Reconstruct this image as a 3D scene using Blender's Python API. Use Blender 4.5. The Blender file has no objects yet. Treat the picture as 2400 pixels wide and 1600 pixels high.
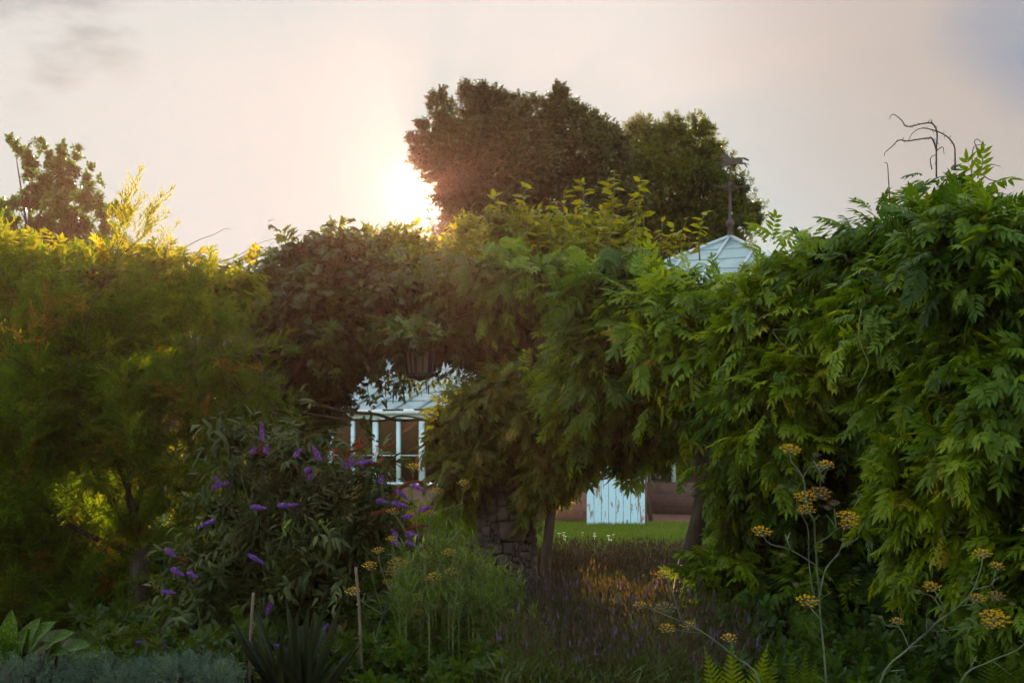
import bpy, math
import numpy as np
from mathutils import Vector, Matrix

R = math.radians
SC = bpy.context.scene
COL = SC.collection
# ---------------------------------------------------------------- camera
F, HY, CZ = 3333.0, 1036.0, 1.6          # focal length and horizon line in photo pixels, eye height


def P(px, py, Y):
    return np.array([(px - 1200.0) / F * Y, Y, CZ + (HY - py) / F * Y])


cam = bpy.data.cameras.new('camera')
cam.lens, cam.sensor_width, cam.sensor_fit = 50.0, 36.0, 'HORIZONTAL'
cam.shift_y = (HY - 800.0) / 2400.0
cam.clip_start, cam.clip_end = 0.1, 3000.0
cam.dof.use_dof, cam.dof.focus_distance, cam.dof.aperture_fstop = True, 11.0, 5.0
camo = bpy.data.objects.new('camera', cam)
camo.location, camo.rotation_euler = (0, 0, CZ), (R(90), 0, 0)
COL.objects.link(camo)
SC.camera = camo
# ---------------------------------------------------------------- exposure and render
SC.view_settings.view_transform = 'Standard'
SC.view_settings.look = 'None'
EXPOSURE = 3.3
SC.view_settings.exposure = EXPOSURE
SC.view_settings.gamma = 1.0
SC.render.engine = 'CYCLES'
cy = SC.cycles
cy.use_denoising = True
cy.denoiser = 'OPENIMAGEDENOISE'
cy.denoising_input_passes = 'RGB_ALBEDO_NORMAL'
cy.denoising_prefilter = 'ACCURATE'
cy.max_bounces, cy.diffuse_bounces, cy.glossy_bounces = 7, 4, 3
cy.transmission_bounces, cy.transparent_max_bounces, cy.volume_bounces = 5, 12, 0
cy.sample_clamp_indirect = 6.0
# ---------------------------------------------------------------- sky and sun
SUN_E, SUN_C = 3.1, (1.0, 0.78, 0.46)
HAZE_D, HAZE_G, HAZE_C = 0.0017, 0.75, (0.118, 0.060, 0.060)   # evening haze: density per metre, forward scatter, colour
SUN_AZ, SUN_EL = -3.75, 9.9              # degrees right of +Y, degrees up
sdir = Vector((math.sin(R(SUN_AZ)) * math.cos(R(SUN_EL)), math.cos(R(SUN_AZ)) * math.cos(R(SUN_EL)), math.sin(R(SUN_EL))))
SKY_STRENGTH = 0.15
VEIL = tuple(c / 2 ** EXPOSURE for c in (0.805, 0.825, 0.775))


def make_world():
    w = bpy.data.worlds.new('World')
    SC.world = w
    w.use_nodes = True
    nt = w.node_tree
    nt.nodes.clear()
    N, L = nt.nodes.new, nt.links.new

    def math_(op, a, b=None, c=False):
        n = N('ShaderNodeMath')
        n.operation, n.use_clamp = op, c
        for i, v in enumerate((a, b)):
            if v is None:
                continue
            if isinstance(v, (int, float)):
                n.inputs[i].default_value = v
            else:
                L(v, n.inputs[i])
        return n.outputs[0]

    def dot(v):
        n = N('ShaderNodeVectorMath')
        n.operation = 'DOT_PRODUCT'
        L(tc.outputs['Generated'], n.inputs[0])
        n.inputs[1].default_value = v
        return n.outputs['Value']

    def smooth(v, a, b):
        n = N('ShaderNodeMapRange')
        n.interpolation_type = 'SMOOTHSTEP'
        L(v, n.inputs['Value'])
        n.inputs['From Min'].default_value, n.inputs['From Max'].default_value = a, b
        return n.outputs['Result']

    tc = N('ShaderNodeTexCoord')
    sky = N('ShaderNodeTexSky')
    sky.sky_type, sky.sun_disc = 'NISHITA', False
    sky.sun_elevation, sky.sun_rotation = R(SUN_EL), R(SUN_AZ)
    sky.air_density, sky.dust_density, sky.ozone_density = 1.0, 1.2, 1.0
    b1 = N('ShaderNodeBackground')
    warm = N('ShaderNodeVectorMath')          # high thin cloud takes the deep blue out of the clear part
    warm.operation = 'MULTIPLY'
    L(sky.outputs[0], warm.inputs[0])
    warm.inputs[1].default_value = (1.12, 1.0, 0.80)
    L(warm.outputs[0], b1.inputs[0])
    b1.inputs[1].default_value = SKY_STRENGTH
    # thin bright veil of high cloud round the sun
    mp = N('ShaderNodeMapping')
    mp.inputs['Scale'].default_value = (1.0, 1.0, 2.6)
    L(tc.outputs['Generated'], mp.inputs[0])
    nz = N('ShaderNodeTexNoise')
    nz.inputs['Scale'].default_value, nz.inputs['Detail'].default_value = 5.0, 5.0
    L(mp.outputs[0], nz.inputs['Vector'])
    d = dot(tuple(sdir))
    dv = math_('ADD', d, math_('MULTIPLY', math_('SUBTRACT', nz.outputs['Fac'], 0.5), 0.012))
    veil = smooth(dv, -0.10, 0.66)
    nz2 = N('ShaderNodeTexNoise')
    nz2.inputs['Scale'].default_value, nz2.inputs['Detail'].default_value = 16.0, 6.0
    L(mp.outputs[0], nz2.inputs['Vector'])
    cd = Vector((-0.322, 1.0, 0.296)).normalized()
    cl = math_('MULTIPLY', smooth(dot(tuple(cd)), 0.9975, 0.99985), smooth(nz2.outputs['Fac'], 0.36, 0.62), True)
    mixc = N('ShaderNodeMixRGB')
    mixc.inputs[1].default_value = VEIL + (1,)
    mixc.inputs[2].default_value = tuple(c * .73 for c in VEIL) + (1,)
    L(cl, mixc.inputs[0])
    # the veil thins to grey and then blue towards the upper right
    cr_ = Vector((0.40, 1.0, 0.345)).normalized()
    dc = math_('ADD', dot(tuple(cr_)), math_('MULTIPLY', math_('SUBTRACT', nz.outputs['Fac'], 0.5), 0.010))
    # veil colour darkened by the haze glow expected in front, keeping the sky even
    hg = math_('DIVIDE', (1 - HAZE_G ** 2) / (4 * math.pi), math_('POWER', math_('SUBTRACT', 1 + HAZE_G ** 2, math_('MULTIPLY', d, 2 * HAZE_G)), 1.5))
    hv = N('ShaderNodeVectorMath')
    hv.operation = 'SCALE'
    hv.inputs[0].default_value = tuple(SUN_E * a * b * HAZE_D for a, b in zip(SUN_C, HAZE_C))
    sz = N('ShaderNodeSeparateXYZ')           # sunlit metres of haze: fewer to the right, in the tall trees' shadow
    L(tc.outputs['Generated'], sz.inputs[0])
    ln_ = math_('SUBTRACT', 54.0, math_('SUBTRACT', math_('MULTIPLY', smooth(sz.outputs[0], -0.16, 0.02), 36.0), math_('MULTIPLY', smooth(sz.outputs[0], 0.10, 0.26), 22.0)))
    L(math_('MULTIPLY', hg, ln_), hv.inputs['Scale'])
    dim = N('ShaderNodeVectorMath')
    dim.operation = 'SUBTRACT'
    L(mixc.outputs[0], dim.inputs[0])
    L(hv.outputs[0], dim.inputs[1])
    mxm = N('ShaderNodeVectorMath')
    mxm.operation = 'MAXIMUM'
    L(dim.outputs[0], mxm.inputs[0])
    mxm.inputs[1].default_value = tuple(c * .12 for c in VEIL)
    dim = mxm
    mg = N('ShaderNodeMixRGB')
    L(smooth(dc, 0.958, 0.999), mg.inputs[0])
    L(dim.outputs[0], mg.inputs[1])
    mg.inputs[2].default_value = tuple(c * k for c, k in zip(VEIL, (.62, .62, .62))) + (1,)
    mb = N('ShaderNodeMixRGB')
    L(smooth(dc, 0.9945, 0.9999), mb.inputs[0])
    L(mg.outputs[0], mb.inputs[1])
    mb.inputs[2].default_value = tuple(c * k for c, k in zip(VEIL, (.33, .46, .62))) + (1,)
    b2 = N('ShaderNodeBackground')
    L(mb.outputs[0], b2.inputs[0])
    sx = N('ShaderNodeSeparateXYZ')           # veil brightened above the view, added to light the foliage tops
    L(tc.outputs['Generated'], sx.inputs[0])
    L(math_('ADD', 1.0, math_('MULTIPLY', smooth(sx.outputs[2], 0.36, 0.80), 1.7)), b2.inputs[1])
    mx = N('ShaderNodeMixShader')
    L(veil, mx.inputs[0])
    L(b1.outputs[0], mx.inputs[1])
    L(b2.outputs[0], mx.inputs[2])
    # bright aureole close to the sun
    au = N('ShaderNodeBackground')
    au.inputs[0].default_value = (1.0, 0.80, 0.45, 1)
    L(math_('ADD', math_('MULTIPLY', math_('POWER', math_('MAXIMUM', d, 0.0), 700.0), 0.02),
            math_('MULTIPLY', math_('POWER', math_('MAXIMUM', d, 0.0), 9000.0), 0.4)), au.inputs[1])
    ad = N('ShaderNodeAddShader')
    L(mx.outputs[0], ad.inputs[0])
    L(au.outputs[0], ad.inputs[1])
    out = N('ShaderNodeOutputWorld')
    L(ad.outputs[0], out.inputs[0])


make_world()
sl = bpy.data.lights.new('sun', 'SUN')
sl.energy, sl.angle, sl.color = SUN_E, R(0.5), SUN_C
so = bpy.data.objects.new('sun', sl)
so.rotation_euler = sdir.to_track_quat('Z', 'Y').to_euler()
so.location = (-3, 40, 20)
COL.objects.link(so)


# ---------------------------------------------------------------- materials
def nmat(name):
    m = bpy.data.materials.new(name)
    m.use_nodes = True
    nt = m.node_tree
    nt.nodes.clear()
    out = nt.nodes.new('ShaderNodeOutputMaterial')
    return m, nt, out


def ramp(nt, stops):
    r = nt.nodes.new('ShaderNodeValToRGB')
    e = r.color_ramp.elements
    while len(e) < len(stops):
        e.new(0.5)
    for el, (p, c) in zip(e, stops):
        el.position, el.color = p, tuple(c) + (1,)
    return r


def leaf_mat(name, stops, transl=0.42, rough=0.5, spec=0.2, gain=(2.0, 1.6, 0.4), spots=None, k=(1.05, .92, .50)):
    m, nt, out = nmat(name)
    N, L = nt.nodes.new, nt.links.new
    at = N('ShaderNodeAttribute')
    at.attribute_name = 'tint'
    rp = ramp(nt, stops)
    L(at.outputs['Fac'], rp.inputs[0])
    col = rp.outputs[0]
    tc = N('ShaderNodeTexCoord')
    nz = N('ShaderNodeTexNoise')
    nz.inputs['Scale'].default_value, nz.inputs['Detail'].default_value = 55.0, 3.0
    L(tc.outputs['Object'], nz.inputs['Vector'])
    mr = N('ShaderNodeMapRange')
    L(nz.outputs['Fac'], mr.inputs['Value'])
    mr.inputs['From Min'].default_value, mr.inputs['From Max'].default_value = 0.3, 0.7
    mr.inputs['To Min'].default_value, mr.inputs['To Max'].default_value = 0.75, 1.22
    mu = N('ShaderNodeVectorMath')
    mu.operation = 'SCALE'
    L(col, mu.inputs[0])
    L(mr.outputs[0], mu.inputs['Scale'])
    col = mu.outputs[0]
    if spots:
        v = N('ShaderNodeTexVoronoi')
        v.inputs['Scale'].default_value = 70.0
        L(tc.outputs['Object'], v.inputs['Vector'])
        s = N('ShaderNodeMapRange')
        L(v.outputs['Distance'], s.inputs['Value'])
        s.inputs['From Min'].default_value, s.inputs['From Max'].default_value = 0.30, 0.20
        mc = N('ShaderNodeMixRGB')
        L(s.outputs[0], mc.inputs[0])
        L(col, mc.inputs[1])
        mc.inputs[2].default_value = tuple(spots) + (1,)
        col = mc.outputs[0]
    b = N('ShaderNodeBsdfPrincipled')
    if k is not None:
        kd = N('ShaderNodeVectorMath')
        kd.operation = 'MULTIPLY'
        L(col, kd.inputs[0])
        kd.inputs[1].default_value = k
        L(kd.outputs[0], b.inputs['Base Color'])
    else:
        L(col, b.inputs['Base Color'])
    b.inputs['Roughness'].default_value = rough
    b.inputs['Specular IOR Level'].default_value = spec
    if transl > 0:
        g = N('ShaderNodeVectorMath')
        g.operation = 'MULTIPLY'
        L(col, g.inputs[0])
        g.inputs[1].default_value = gain
        t = N('ShaderNodeBsdfTranslucent')
        L(g.outputs[0], t.inputs[0])
        x = N('ShaderNodeMixShader')
        x.inputs[0].default_value = transl
        L(b.outputs[0], x.inputs[1])
        L(t.outputs[0], x.inputs[2])
        L(x.outputs[0], out.inputs[0])
    else:
        L(b.outputs[0], out.inputs[0])
    return m


def solid_mat(name, c1, c2, scale=8.0, rough=0.8, bump=0.3, stretch=(1, 1, 1), detail=5.0, metallic=0.0, spec=0.3, lo=0.35, hi=0.65):
    m, nt, out = nmat(name)
    N, L = nt.nodes.new, nt.links.new
    tc = N('ShaderNodeTexCoord')
    mp = N('ShaderNodeMapping')
    mp.inputs['Scale'].default_value = stretch
    L(tc.outputs['Object'], mp.inputs[0])
    nz = N('ShaderNodeTexNoise')
    nz.inputs['Scale'].default_value, nz.inputs['Detail'].default_value = scale, detail
    L(mp.outputs[0], nz.inputs['Vector'])
    rp = ramp(nt, [(lo, c1), (hi, c2)])
    L(nz.outputs['Fac'], rp.inputs[0])
    b = N('ShaderNodeBsdfPrincipled')
    L(rp.outputs[0], b.inputs['Base Color'])
    b.inputs['Roughness'].default_value = rough
    b.inputs['Metallic'].default_value = metallic
    b.inputs['Specular IOR Level'].default_value = spec
    if bump:
        bp = N('ShaderNodeBump')
        bp.inputs['Strength'].default_value = bump
        bp.inputs['Distance'].default_value = 0.02
        L(nz.outputs['Fac'], bp.inputs['Height'])
        L(bp.outputs[0], b.inputs['Normal'])
    L(b.outputs[0], out.inputs[0])
    return m


def brick_mat(name, c1, c2, mortar, scale=1.0, w=0.225, h=0.075):
    m, nt, out = nmat(name)
    N, L = nt.nodes.new, nt.links.new
    tc = N('ShaderNodeTexCoord')
    sp = N('ShaderNodeSeparateXYZ')
    L(tc.outputs['Object'], sp.inputs[0])
    ad = N('ShaderNodeMath')
    ad.operation = 'ADD'
    L(sp.outputs[0], ad.inputs[0])
    L(sp.outputs[1], ad.inputs[1])
    cb = N('ShaderNodeCombineXYZ')
    L(ad.outputs[0], cb.inputs[0])
    L(sp.outputs[2], cb.inputs[1])
    bt = N('ShaderNodeTexBrick')
    bt.inputs['Scale'].default_value = scale
    bt.inputs['Brick Width'].default_value, bt.inputs['Row Height'].default_value = w, h
    bt.inputs['Mortar Size'].default_value = 0.006
    bt.inputs['Color1'].default_value, bt.inputs['Color2'].default_value = c1 + (1,), c2 + (1,)
    bt.inputs['Mortar'].default_value = mortar + (1,)
    L(cb.outputs[0], bt.inputs['Vector'])
    nz = N('ShaderNodeTexNoise')
    nz.inputs['Scale'].default_value, nz.inputs['Detail'].default_value = 9.0, 6.0
    L(tc.outputs['Object'], nz.inputs['Vector'])
    mr = N('ShaderNodeMapRange')
    L(nz.outputs['Fac'], mr.inputs['Value'])
    mr.inputs['To Min'].default_value, mr.inputs['To Max'].default_value = 0.55, 1.4
    mu = N('ShaderNodeVectorMath')
    mu.operation = 'SCALE'
    L(bt.outputs['Color'], mu.inputs[0])
    L(mr.outputs[0], mu.inputs['Scale'])
    b = N('ShaderNodeBsdfPrincipled')
    L(mu.outputs[0], b.inputs['Base Color'])
    b.inputs['Roughness'].default_value = 0.85
    bp = N('ShaderNodeBump')
    bp.inputs['Strength'].default_value, bp.inputs['Distance'].default_value = 0.5, 0.01
    bp.invert = True
    L(bt.outputs['Fac'], bp.inputs['Height'])
    L(bp.outputs[0], b.inputs['Normal'])
    L(b.outputs[0], out.inputs[0])
    return m


def paint_mat(name, col, wood, peel=0.60):
    """Old white paint flaking off boards, streaks running down."""
    m, nt, out = nmat(name)
    N, L = nt.nodes.new, nt.links.new
    tc = N('ShaderNodeTexCoord')
    mp = N('ShaderNodeMapping')
    mp.inputs['Scale'].default_value = (14, 14, 3.2)
    L(tc.outputs['Object'], mp.inputs[0])
    nz = N('ShaderNodeTexNoise')
    nz.inputs['Scale'].default_value, nz.inputs['Detail'].default_value = 1.6, 7.0
    L(mp.outputs[0], nz.inputs['Vector'])
    rp = ramp(nt, [(peel, col), (peel + 0.03, wood)])
    L(nz.outputs['Fac'], rp.inputs[0])
    nz2 = N('ShaderNodeTexNoise')
    nz2.inputs['Scale'].default_value = 5.0
    L(mp.outputs[0], nz2.inputs['Vector'])
    mr = N('ShaderNodeMapRange')
    L(nz2.outputs['Fac'], mr.inputs['Value'])
    mr.inputs['To Min'].default_value, mr.inputs['To Max'].default_value = 0.82, 1.1
    mu = N('ShaderNodeVectorMath')
    mu.operation = 'SCALE'
    L(rp.outputs[0], mu.inputs[0])
    L(mr.outputs[0], mu.inputs['Scale'])
    b = N('ShaderNodeBsdfPrincipled')
    L(mu.outputs[0], b.inputs['Base Color'])
    b.inputs['Roughness'].default_value = 0.55
    L(b.outputs[0], out.inputs[0])
    return m


def roof_glass_mat():
    """Whitewashed, dirty glazing: milky, a little shiny, lets diffuse light through."""
    m, nt, out = nmat('whitewashed_glass')
    N, L = nt.nodes.new, nt.links.new
    tc = N('ShaderNodeTexCoord')
    nz = N('ShaderNodeTexNoise')
    nz.inputs['Scale'].default_value, nz.inputs['Detail'].default_value = 2.3, 8.0
    L(tc.outputs['Object'], nz.inputs['Vector'])
    rp = ramp(nt, [(0.30, (0.09, 0.125, 0.14)), (0.46, (0.17, 0.225, 0.245)), (0.75, (0.22, 0.28, 0.30))])
    L(nz.outputs['Fac'], rp.inputs[0])
    b = N('ShaderNodeBsdfPrincipled')
    L(rp.outputs[0], b.inputs['Base Color'])
    b.inputs['Roughness'].default_value = 0.38
    b.inputs['Specular IOR Level'].default_value = 0.22
    t = N('ShaderNodeBsdfTranslucent')
    L(rp.outputs[0], t.inputs[0])
    x = N('ShaderNodeMixShader')
    x.inputs[0].default_value = 0.15
    L(b.outputs[0], x.inputs[1])
    L(t.outputs[0], x.inputs[2])
    L(x.outputs[0], out.inputs[0])
    return m


def window_glass_mat():
    m, nt, out = nmat('window_glass')
    N, L = nt.nodes.new, nt.links.new
    t = N('ShaderNodeBsdfTransparent')
    t.inputs[0].default_value = (0.60, 0.62, 0.62, 1)
    g = N('ShaderNodeBsdfGlossy')
    g.inputs['Roughness'].default_value = 0.04
    f = N('ShaderNodeFresnel')
    f.inputs[0].default_value = 1.28
    x = N('ShaderNodeMixShader')
    L(f.outputs[0], x.inputs[0])
    L(t.outputs[0], x.inputs[1])
    L(g.outputs[0], x.inputs[2])
    L(x.outputs[0], out.inputs[0])
    return m


M = {}
M['wisteria'] = leaf_mat('wisteria_leaf', [(0.0, (0.016, 0.044, 0.006)), (0.30, (0.040, 0.090, 0.007)), (0.6, (0.098, 0.168, 0.007)), (0.92, (0.21, 0.29, 0.010)), (1.0, (0.26, 0.22, 0.016))])
M['wisteria_gold'] = leaf_mat('golden_wisteria_leaf', [(0.0, (0.030, 0.060, 0.007)), (0.5, (0.085, 0.105, 0.010)), (1.0, (0.20, 0.16, 0.018))], spec=0.3)
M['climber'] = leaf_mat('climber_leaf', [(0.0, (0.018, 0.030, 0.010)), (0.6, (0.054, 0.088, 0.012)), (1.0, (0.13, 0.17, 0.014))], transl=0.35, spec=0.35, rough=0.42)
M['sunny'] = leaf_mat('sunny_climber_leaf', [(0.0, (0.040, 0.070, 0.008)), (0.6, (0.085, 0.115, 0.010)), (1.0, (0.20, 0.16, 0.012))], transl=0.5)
M['shoot'] = leaf_mat('shoot_leaf', [(0.0, (0.050, 0.080, 0.010)), (0.6, (0.12, 0.145, 0.010)), (1.0, (0.22, 0.22, 0.012))], transl=0.5)
M['oak'] = leaf_mat('evergreen_leaf', [(0.0, (0.018, 0.026, 0.010)), (1.0, (0.055, 0.062, 0.016))], transl=0.25, spec=0.3)
M['ash'] = leaf_mat('ash_leaf', [(0.0, (0.022, 0.040, 0.010)), (1.0, (0.075, 0.090, 0.014))], transl=0.40)
M['maple'] = leaf_mat('maple_leaf', [(0.0, (0.014, 0.050, 0.008)), (1.0, (0.055, 0.115, 0.012))], transl=0.40)
M['hedge'] = leaf_mat('hedge_leaf', [(0.0, (0.022, 0.044, 0.008)), (1.0, (0.075, 0.095, 0.012))], transl=0.45)
M['tamarisk'] = leaf_mat('tamarisk_frond', [(0.0, (0.036, 0.075, 0.010)), (0.55, (0.078, 0.138, 0.012)), (0.85, (0.125, 0.150, 0.016)), (1.0, (0.20, 0.12, 0.055))], transl=0.62, spec=0.1, rough=0.7, gain=(2.3, 1.7, 0.4))
M['buddleia'] = leaf_mat('buddleia_leaf', [(0.0, (0.018, 0.034, 0.008)), (0.6, (0.050, 0.066, 0.018)), (1.0, (0.12, 0.126, 0.050))], transl=0.32, spec=0.15, rough=0.65, k=(.9, .85, .8))
M['juniper'] = leaf_mat('juniper_needle', [(0.0, (0.030, 0.055, 0.040)), (0.7, (0.078, 0.120, 0.086)), (1.0, (0.15, 0.18, 0.085))], transl=0.15, spec=0.2, rough=0.6, k=(1.0, 1.0, 1.0))
M['lungwort'] = leaf_mat('lungwort_leaf', [(0.0, (0.016, 0.050, 0.006)), (1.0, (0.045, 0.100, 0.010))], transl=0.3, spots=(0.14, 0.20, 0.10))
M['fern'] = leaf_mat('fern_frond', [(0.0, (0.040, 0.085, 0.008)), (1.0, (0.14, 0.20, 0.010))], transl=0.45)
M['sword'] = leaf_mat('sword_leaf', [(0.0, (0.010, 0.018, 0.012)), (1.0, (0.028, 0.042, 0.028))], transl=0.12, spec=0.2)
M['meadow'] = leaf_mat('tall_stem_leaf', [(0.0, (0.030, 0.072, 0.008)), (0.7, (0.070, 0.125, 0.010)), (1.0, (0.15, 0.13, 0.020))], transl=0.45)
M['bright'] = leaf_mat('bright_fern_leaf', [(0.0, (0.085, 0.19, 0.010)), (1.0, (0.18, 0.32, 0.016))], transl=0.5)
M['grass'] = leaf_mat('grass_blade', [(0.0, (0.040, 0.085, 0.008)), (0.8, (0.095, 0.150, 0.012)), (1.0, (0.17, 0.15, 0.04))], transl=0.4)
M['iris'] = leaf_mat('iris_leaf', [(0.0, (0.040, 0.080, 0.020)), (0.7, (0.10, 0.14, 0.035)), (1.0, (0.22, 0.17, 0.06))], transl=0.35)
M['lav_leaf'] = leaf_mat('lavender_leaf', [(0.0, (0.028, 0.044, 0.014)), (1.0, (0.074, 0.096, 0.032))], transl=0.25)
M['lav_head'] = leaf_mat('lavender_head', [(0.0, (0.045, 0.034, 0.024)), (0.8, (0.085, 0.058, 0.042)), (0.9, (0.10, 0.065, 0.14)), (1.0, (0.15, 0.09, 0.28))], transl=0.25, k=None)
M['purple'] = leaf_mat('purple_floret', [(0.0, (0.11, 0.035, 0.22)), (0.7, (0.22, 0.085, 0.42)), (1.0, (0.36, 0.20, 0.54))], transl=0.3, spec=0.1, rough=0.7, k=None)
M['spent'] = leaf_mat('spent_floret', [(0.0, (0.085, 0.022, 0.010)), (1.0, (0.20, 0.060, 0.030))], transl=0.2, spec=0.1, rough=0.8, k=None)
M['yellow'] = leaf_mat('yellow_floret', [(0.0, (0.50, 0.27, 0.008)), (1.0, (0.74, 0.45, 0.014))], transl=0.25, spec=0.1, rough=0.7, k=None)
M['ochre'] = leaf_mat('fading_floret', [(0.0, (0.26, 0.14, 0.030)), (1.0, (0.42, 0.25, 0.05))], transl=0.25, spec=0.1, rough=0.7, k=None)
M['seed'] = leaf_mat('dry_seed', [(0.0, (0.17, 0.10, 0.060)), (1.0, (0.28, 0.18, 0.10))], transl=0.1, rough=0.8, k=None)
M['red'] = leaf_mat('red_petal', [(0.0, (0.36, 0.025, 0.012)), (1.0, (0.55, 0.06, 0.02))], transl=0.35, k=None)
M['orange'] = leaf_mat('orange_petal', [(0.0, (0.50, 0.12, 0.02)), (0.7, (0.62, 0.22, 0.04)), (1.0, (0.55, 0.10, 0.20))], transl=0.4, k=None)
M['pink'] = leaf_mat('pink_petal', [(0.0, (0.50, 0.06, 0.20)), (1.0, (0.62, 0.14, 0.32))], transl=0.4, k=None)
M['white_petal'] = leaf_mat('white_petal', [(0.0, (0.70, 0.70, 0.66)), (1.0, (0.80, 0.80, 0.76))], transl=0.3, k=None)
M['fennel_stem'] = solid_mat('fennel_stem', (0.046, 0.060, 0.032), (0.105, 0.115, 0.055), 14, 0.6, 0.0)
M['green_stem'] = solid_mat('green_stem', (0.06, 0.085, 0.02), (0.13, 0.12, 0.04), 12, 0.7, 0.0)
M['bark'] = solid_mat('bark', (0.022, 0.014, 0.010), (0.066, 0.042, 0.029), 22, 0.95, 0.8, (1, 1, 0.25), spec=0.05)
M['vine_bark'] = solid_mat('vine_bark', (0.024, 0.014, 0.009), (0.058, 0.036, 0.023), 16, 0.95, 0.8, (1, 1, 0.3))
M['tendril'] = solid_mat('tendril_bark', (0.035, 0.020, 0.015), (0.07, 0.042, 0.030), 20, 0.8, 0.0)
M['pale_tendril'] = solid_mat('pale_tendril', (0.11, 0.10, 0.045), (0.17, 0.14, 0.07), 20, 0.7, 0.0)
M['cane'] = solid_mat('bamboo_cane', (0.095, 0.058, 0.038), (0.15, 0.098, 0.064), 9, 0.6, 0.1)
M['soil'] = solid_mat('soil', (0.022, 0.014, 0.010), (0.070, 0.046, 0.030), 3.0, 0.95, 0.8, spec=0.0)
M['lawn'] = solid_mat('lawn_turf', (0.040, 0.070, 0.010), (0.075, 0.110, 0.016), 2.0, 0.95, 0.5, spec=0.0)
M['gravel'] = solid_mat('red_gravel', (0.13, 0.058, 0.044), (0.27, 0.13, 0.095), 30.0, 0.95, 0.8, spec=0.0)
M['white'] = paint_mat('white_paint', (0.37, 0.45, 0.51), (0.36, 0.30, 0.25), 0.66)
M['door'] = paint_mat('flaking_door_paint', (0.34, 0.47, 0.56), (0.20, 0.12, 0.095), 0.575)
M['brick'] = brick_mat('red_brick', (0.17, 0.055, 0.038), (0.23, 0.085, 0.058), (0.15, 0.11, 0.09))
M['dark_brick'] = brick_mat('dark_brick', (0.085, 0.036, 0.028), (0.13, 0.052, 0.038), (0.09, 0.07, 0.06))
M['render'] = solid_mat('pale_render', (0.36, 0.32, 0.33), (0.46, 0.42, 0.42), 4.0, 0.9, 0.2)
M['stone'] = solid_mat('rubble_stone', (0.028, 0.019, 0.015), (0.095, 0.066, 0.050), 7.0, 0.92, 0.9, (1, 1, 1), 8.0)
M['mortar'] = solid_mat('mortar', (0.020, 0.016, 0.013), (0.042, 0.033, 0.027), 14.0, 0.95, 0.8)
M['iron'] = solid_mat('rusty_iron', (0.022, 0.012, 0.013), (0.045, 0.024, 0.022), 10.0, 0.7, 0.1, metallic=0.0)
M['black_iron'] = solid_mat('black_iron', (0.012, 0.011, 0.011), (0.028, 0.022, 0.020), 10.0, 0.5, 0.1)
M['timber'] = solid_mat('weathered_timber', (0.075, 0.050, 0.036), (0.15, 0.105, 0.075), 6.0, 0.85, 0.5, (6, 6, 0.6))
M['roof_glass'] = roof_glass_mat()
M['glass'] = window_glass_mat()
M['lamp_glass'] = leaf_mat('amber_lamp_glass', [(0.0, (0.30, 0.20, 0.13)), (1.0, (0.34, 0.23, 0.15))], transl=0.5, rough=0.15, spec=0.6, gain=(1.2, 1.1, 1.0), k=None)
M['slate'] = solid_mat('roof_slate', (0.05, 0.055, 0.065), (0.09, 0.095, 0.11), 5.0, 0.7, 0.2)
M['lead'] = solid_mat('glazing_bar_paint', (0.24, 0.27, 0.30), (0.34, 0.37, 0.40), 6.0, 0.5, 0.1)
M['joint'] = solid_mat('lap_joint', (0.16, 0.20, 0.22), (0.22, 0.26, 0.28), 9.0, 0.7, 0.0)


# ---------------------------------------------------------------- geometry helpers
def nrm(a):
    a = np.asarray(a, float)
    return a / np.maximum(np.linalg.norm(a, axis=-1, keepdims=True), 1e-9)


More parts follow.
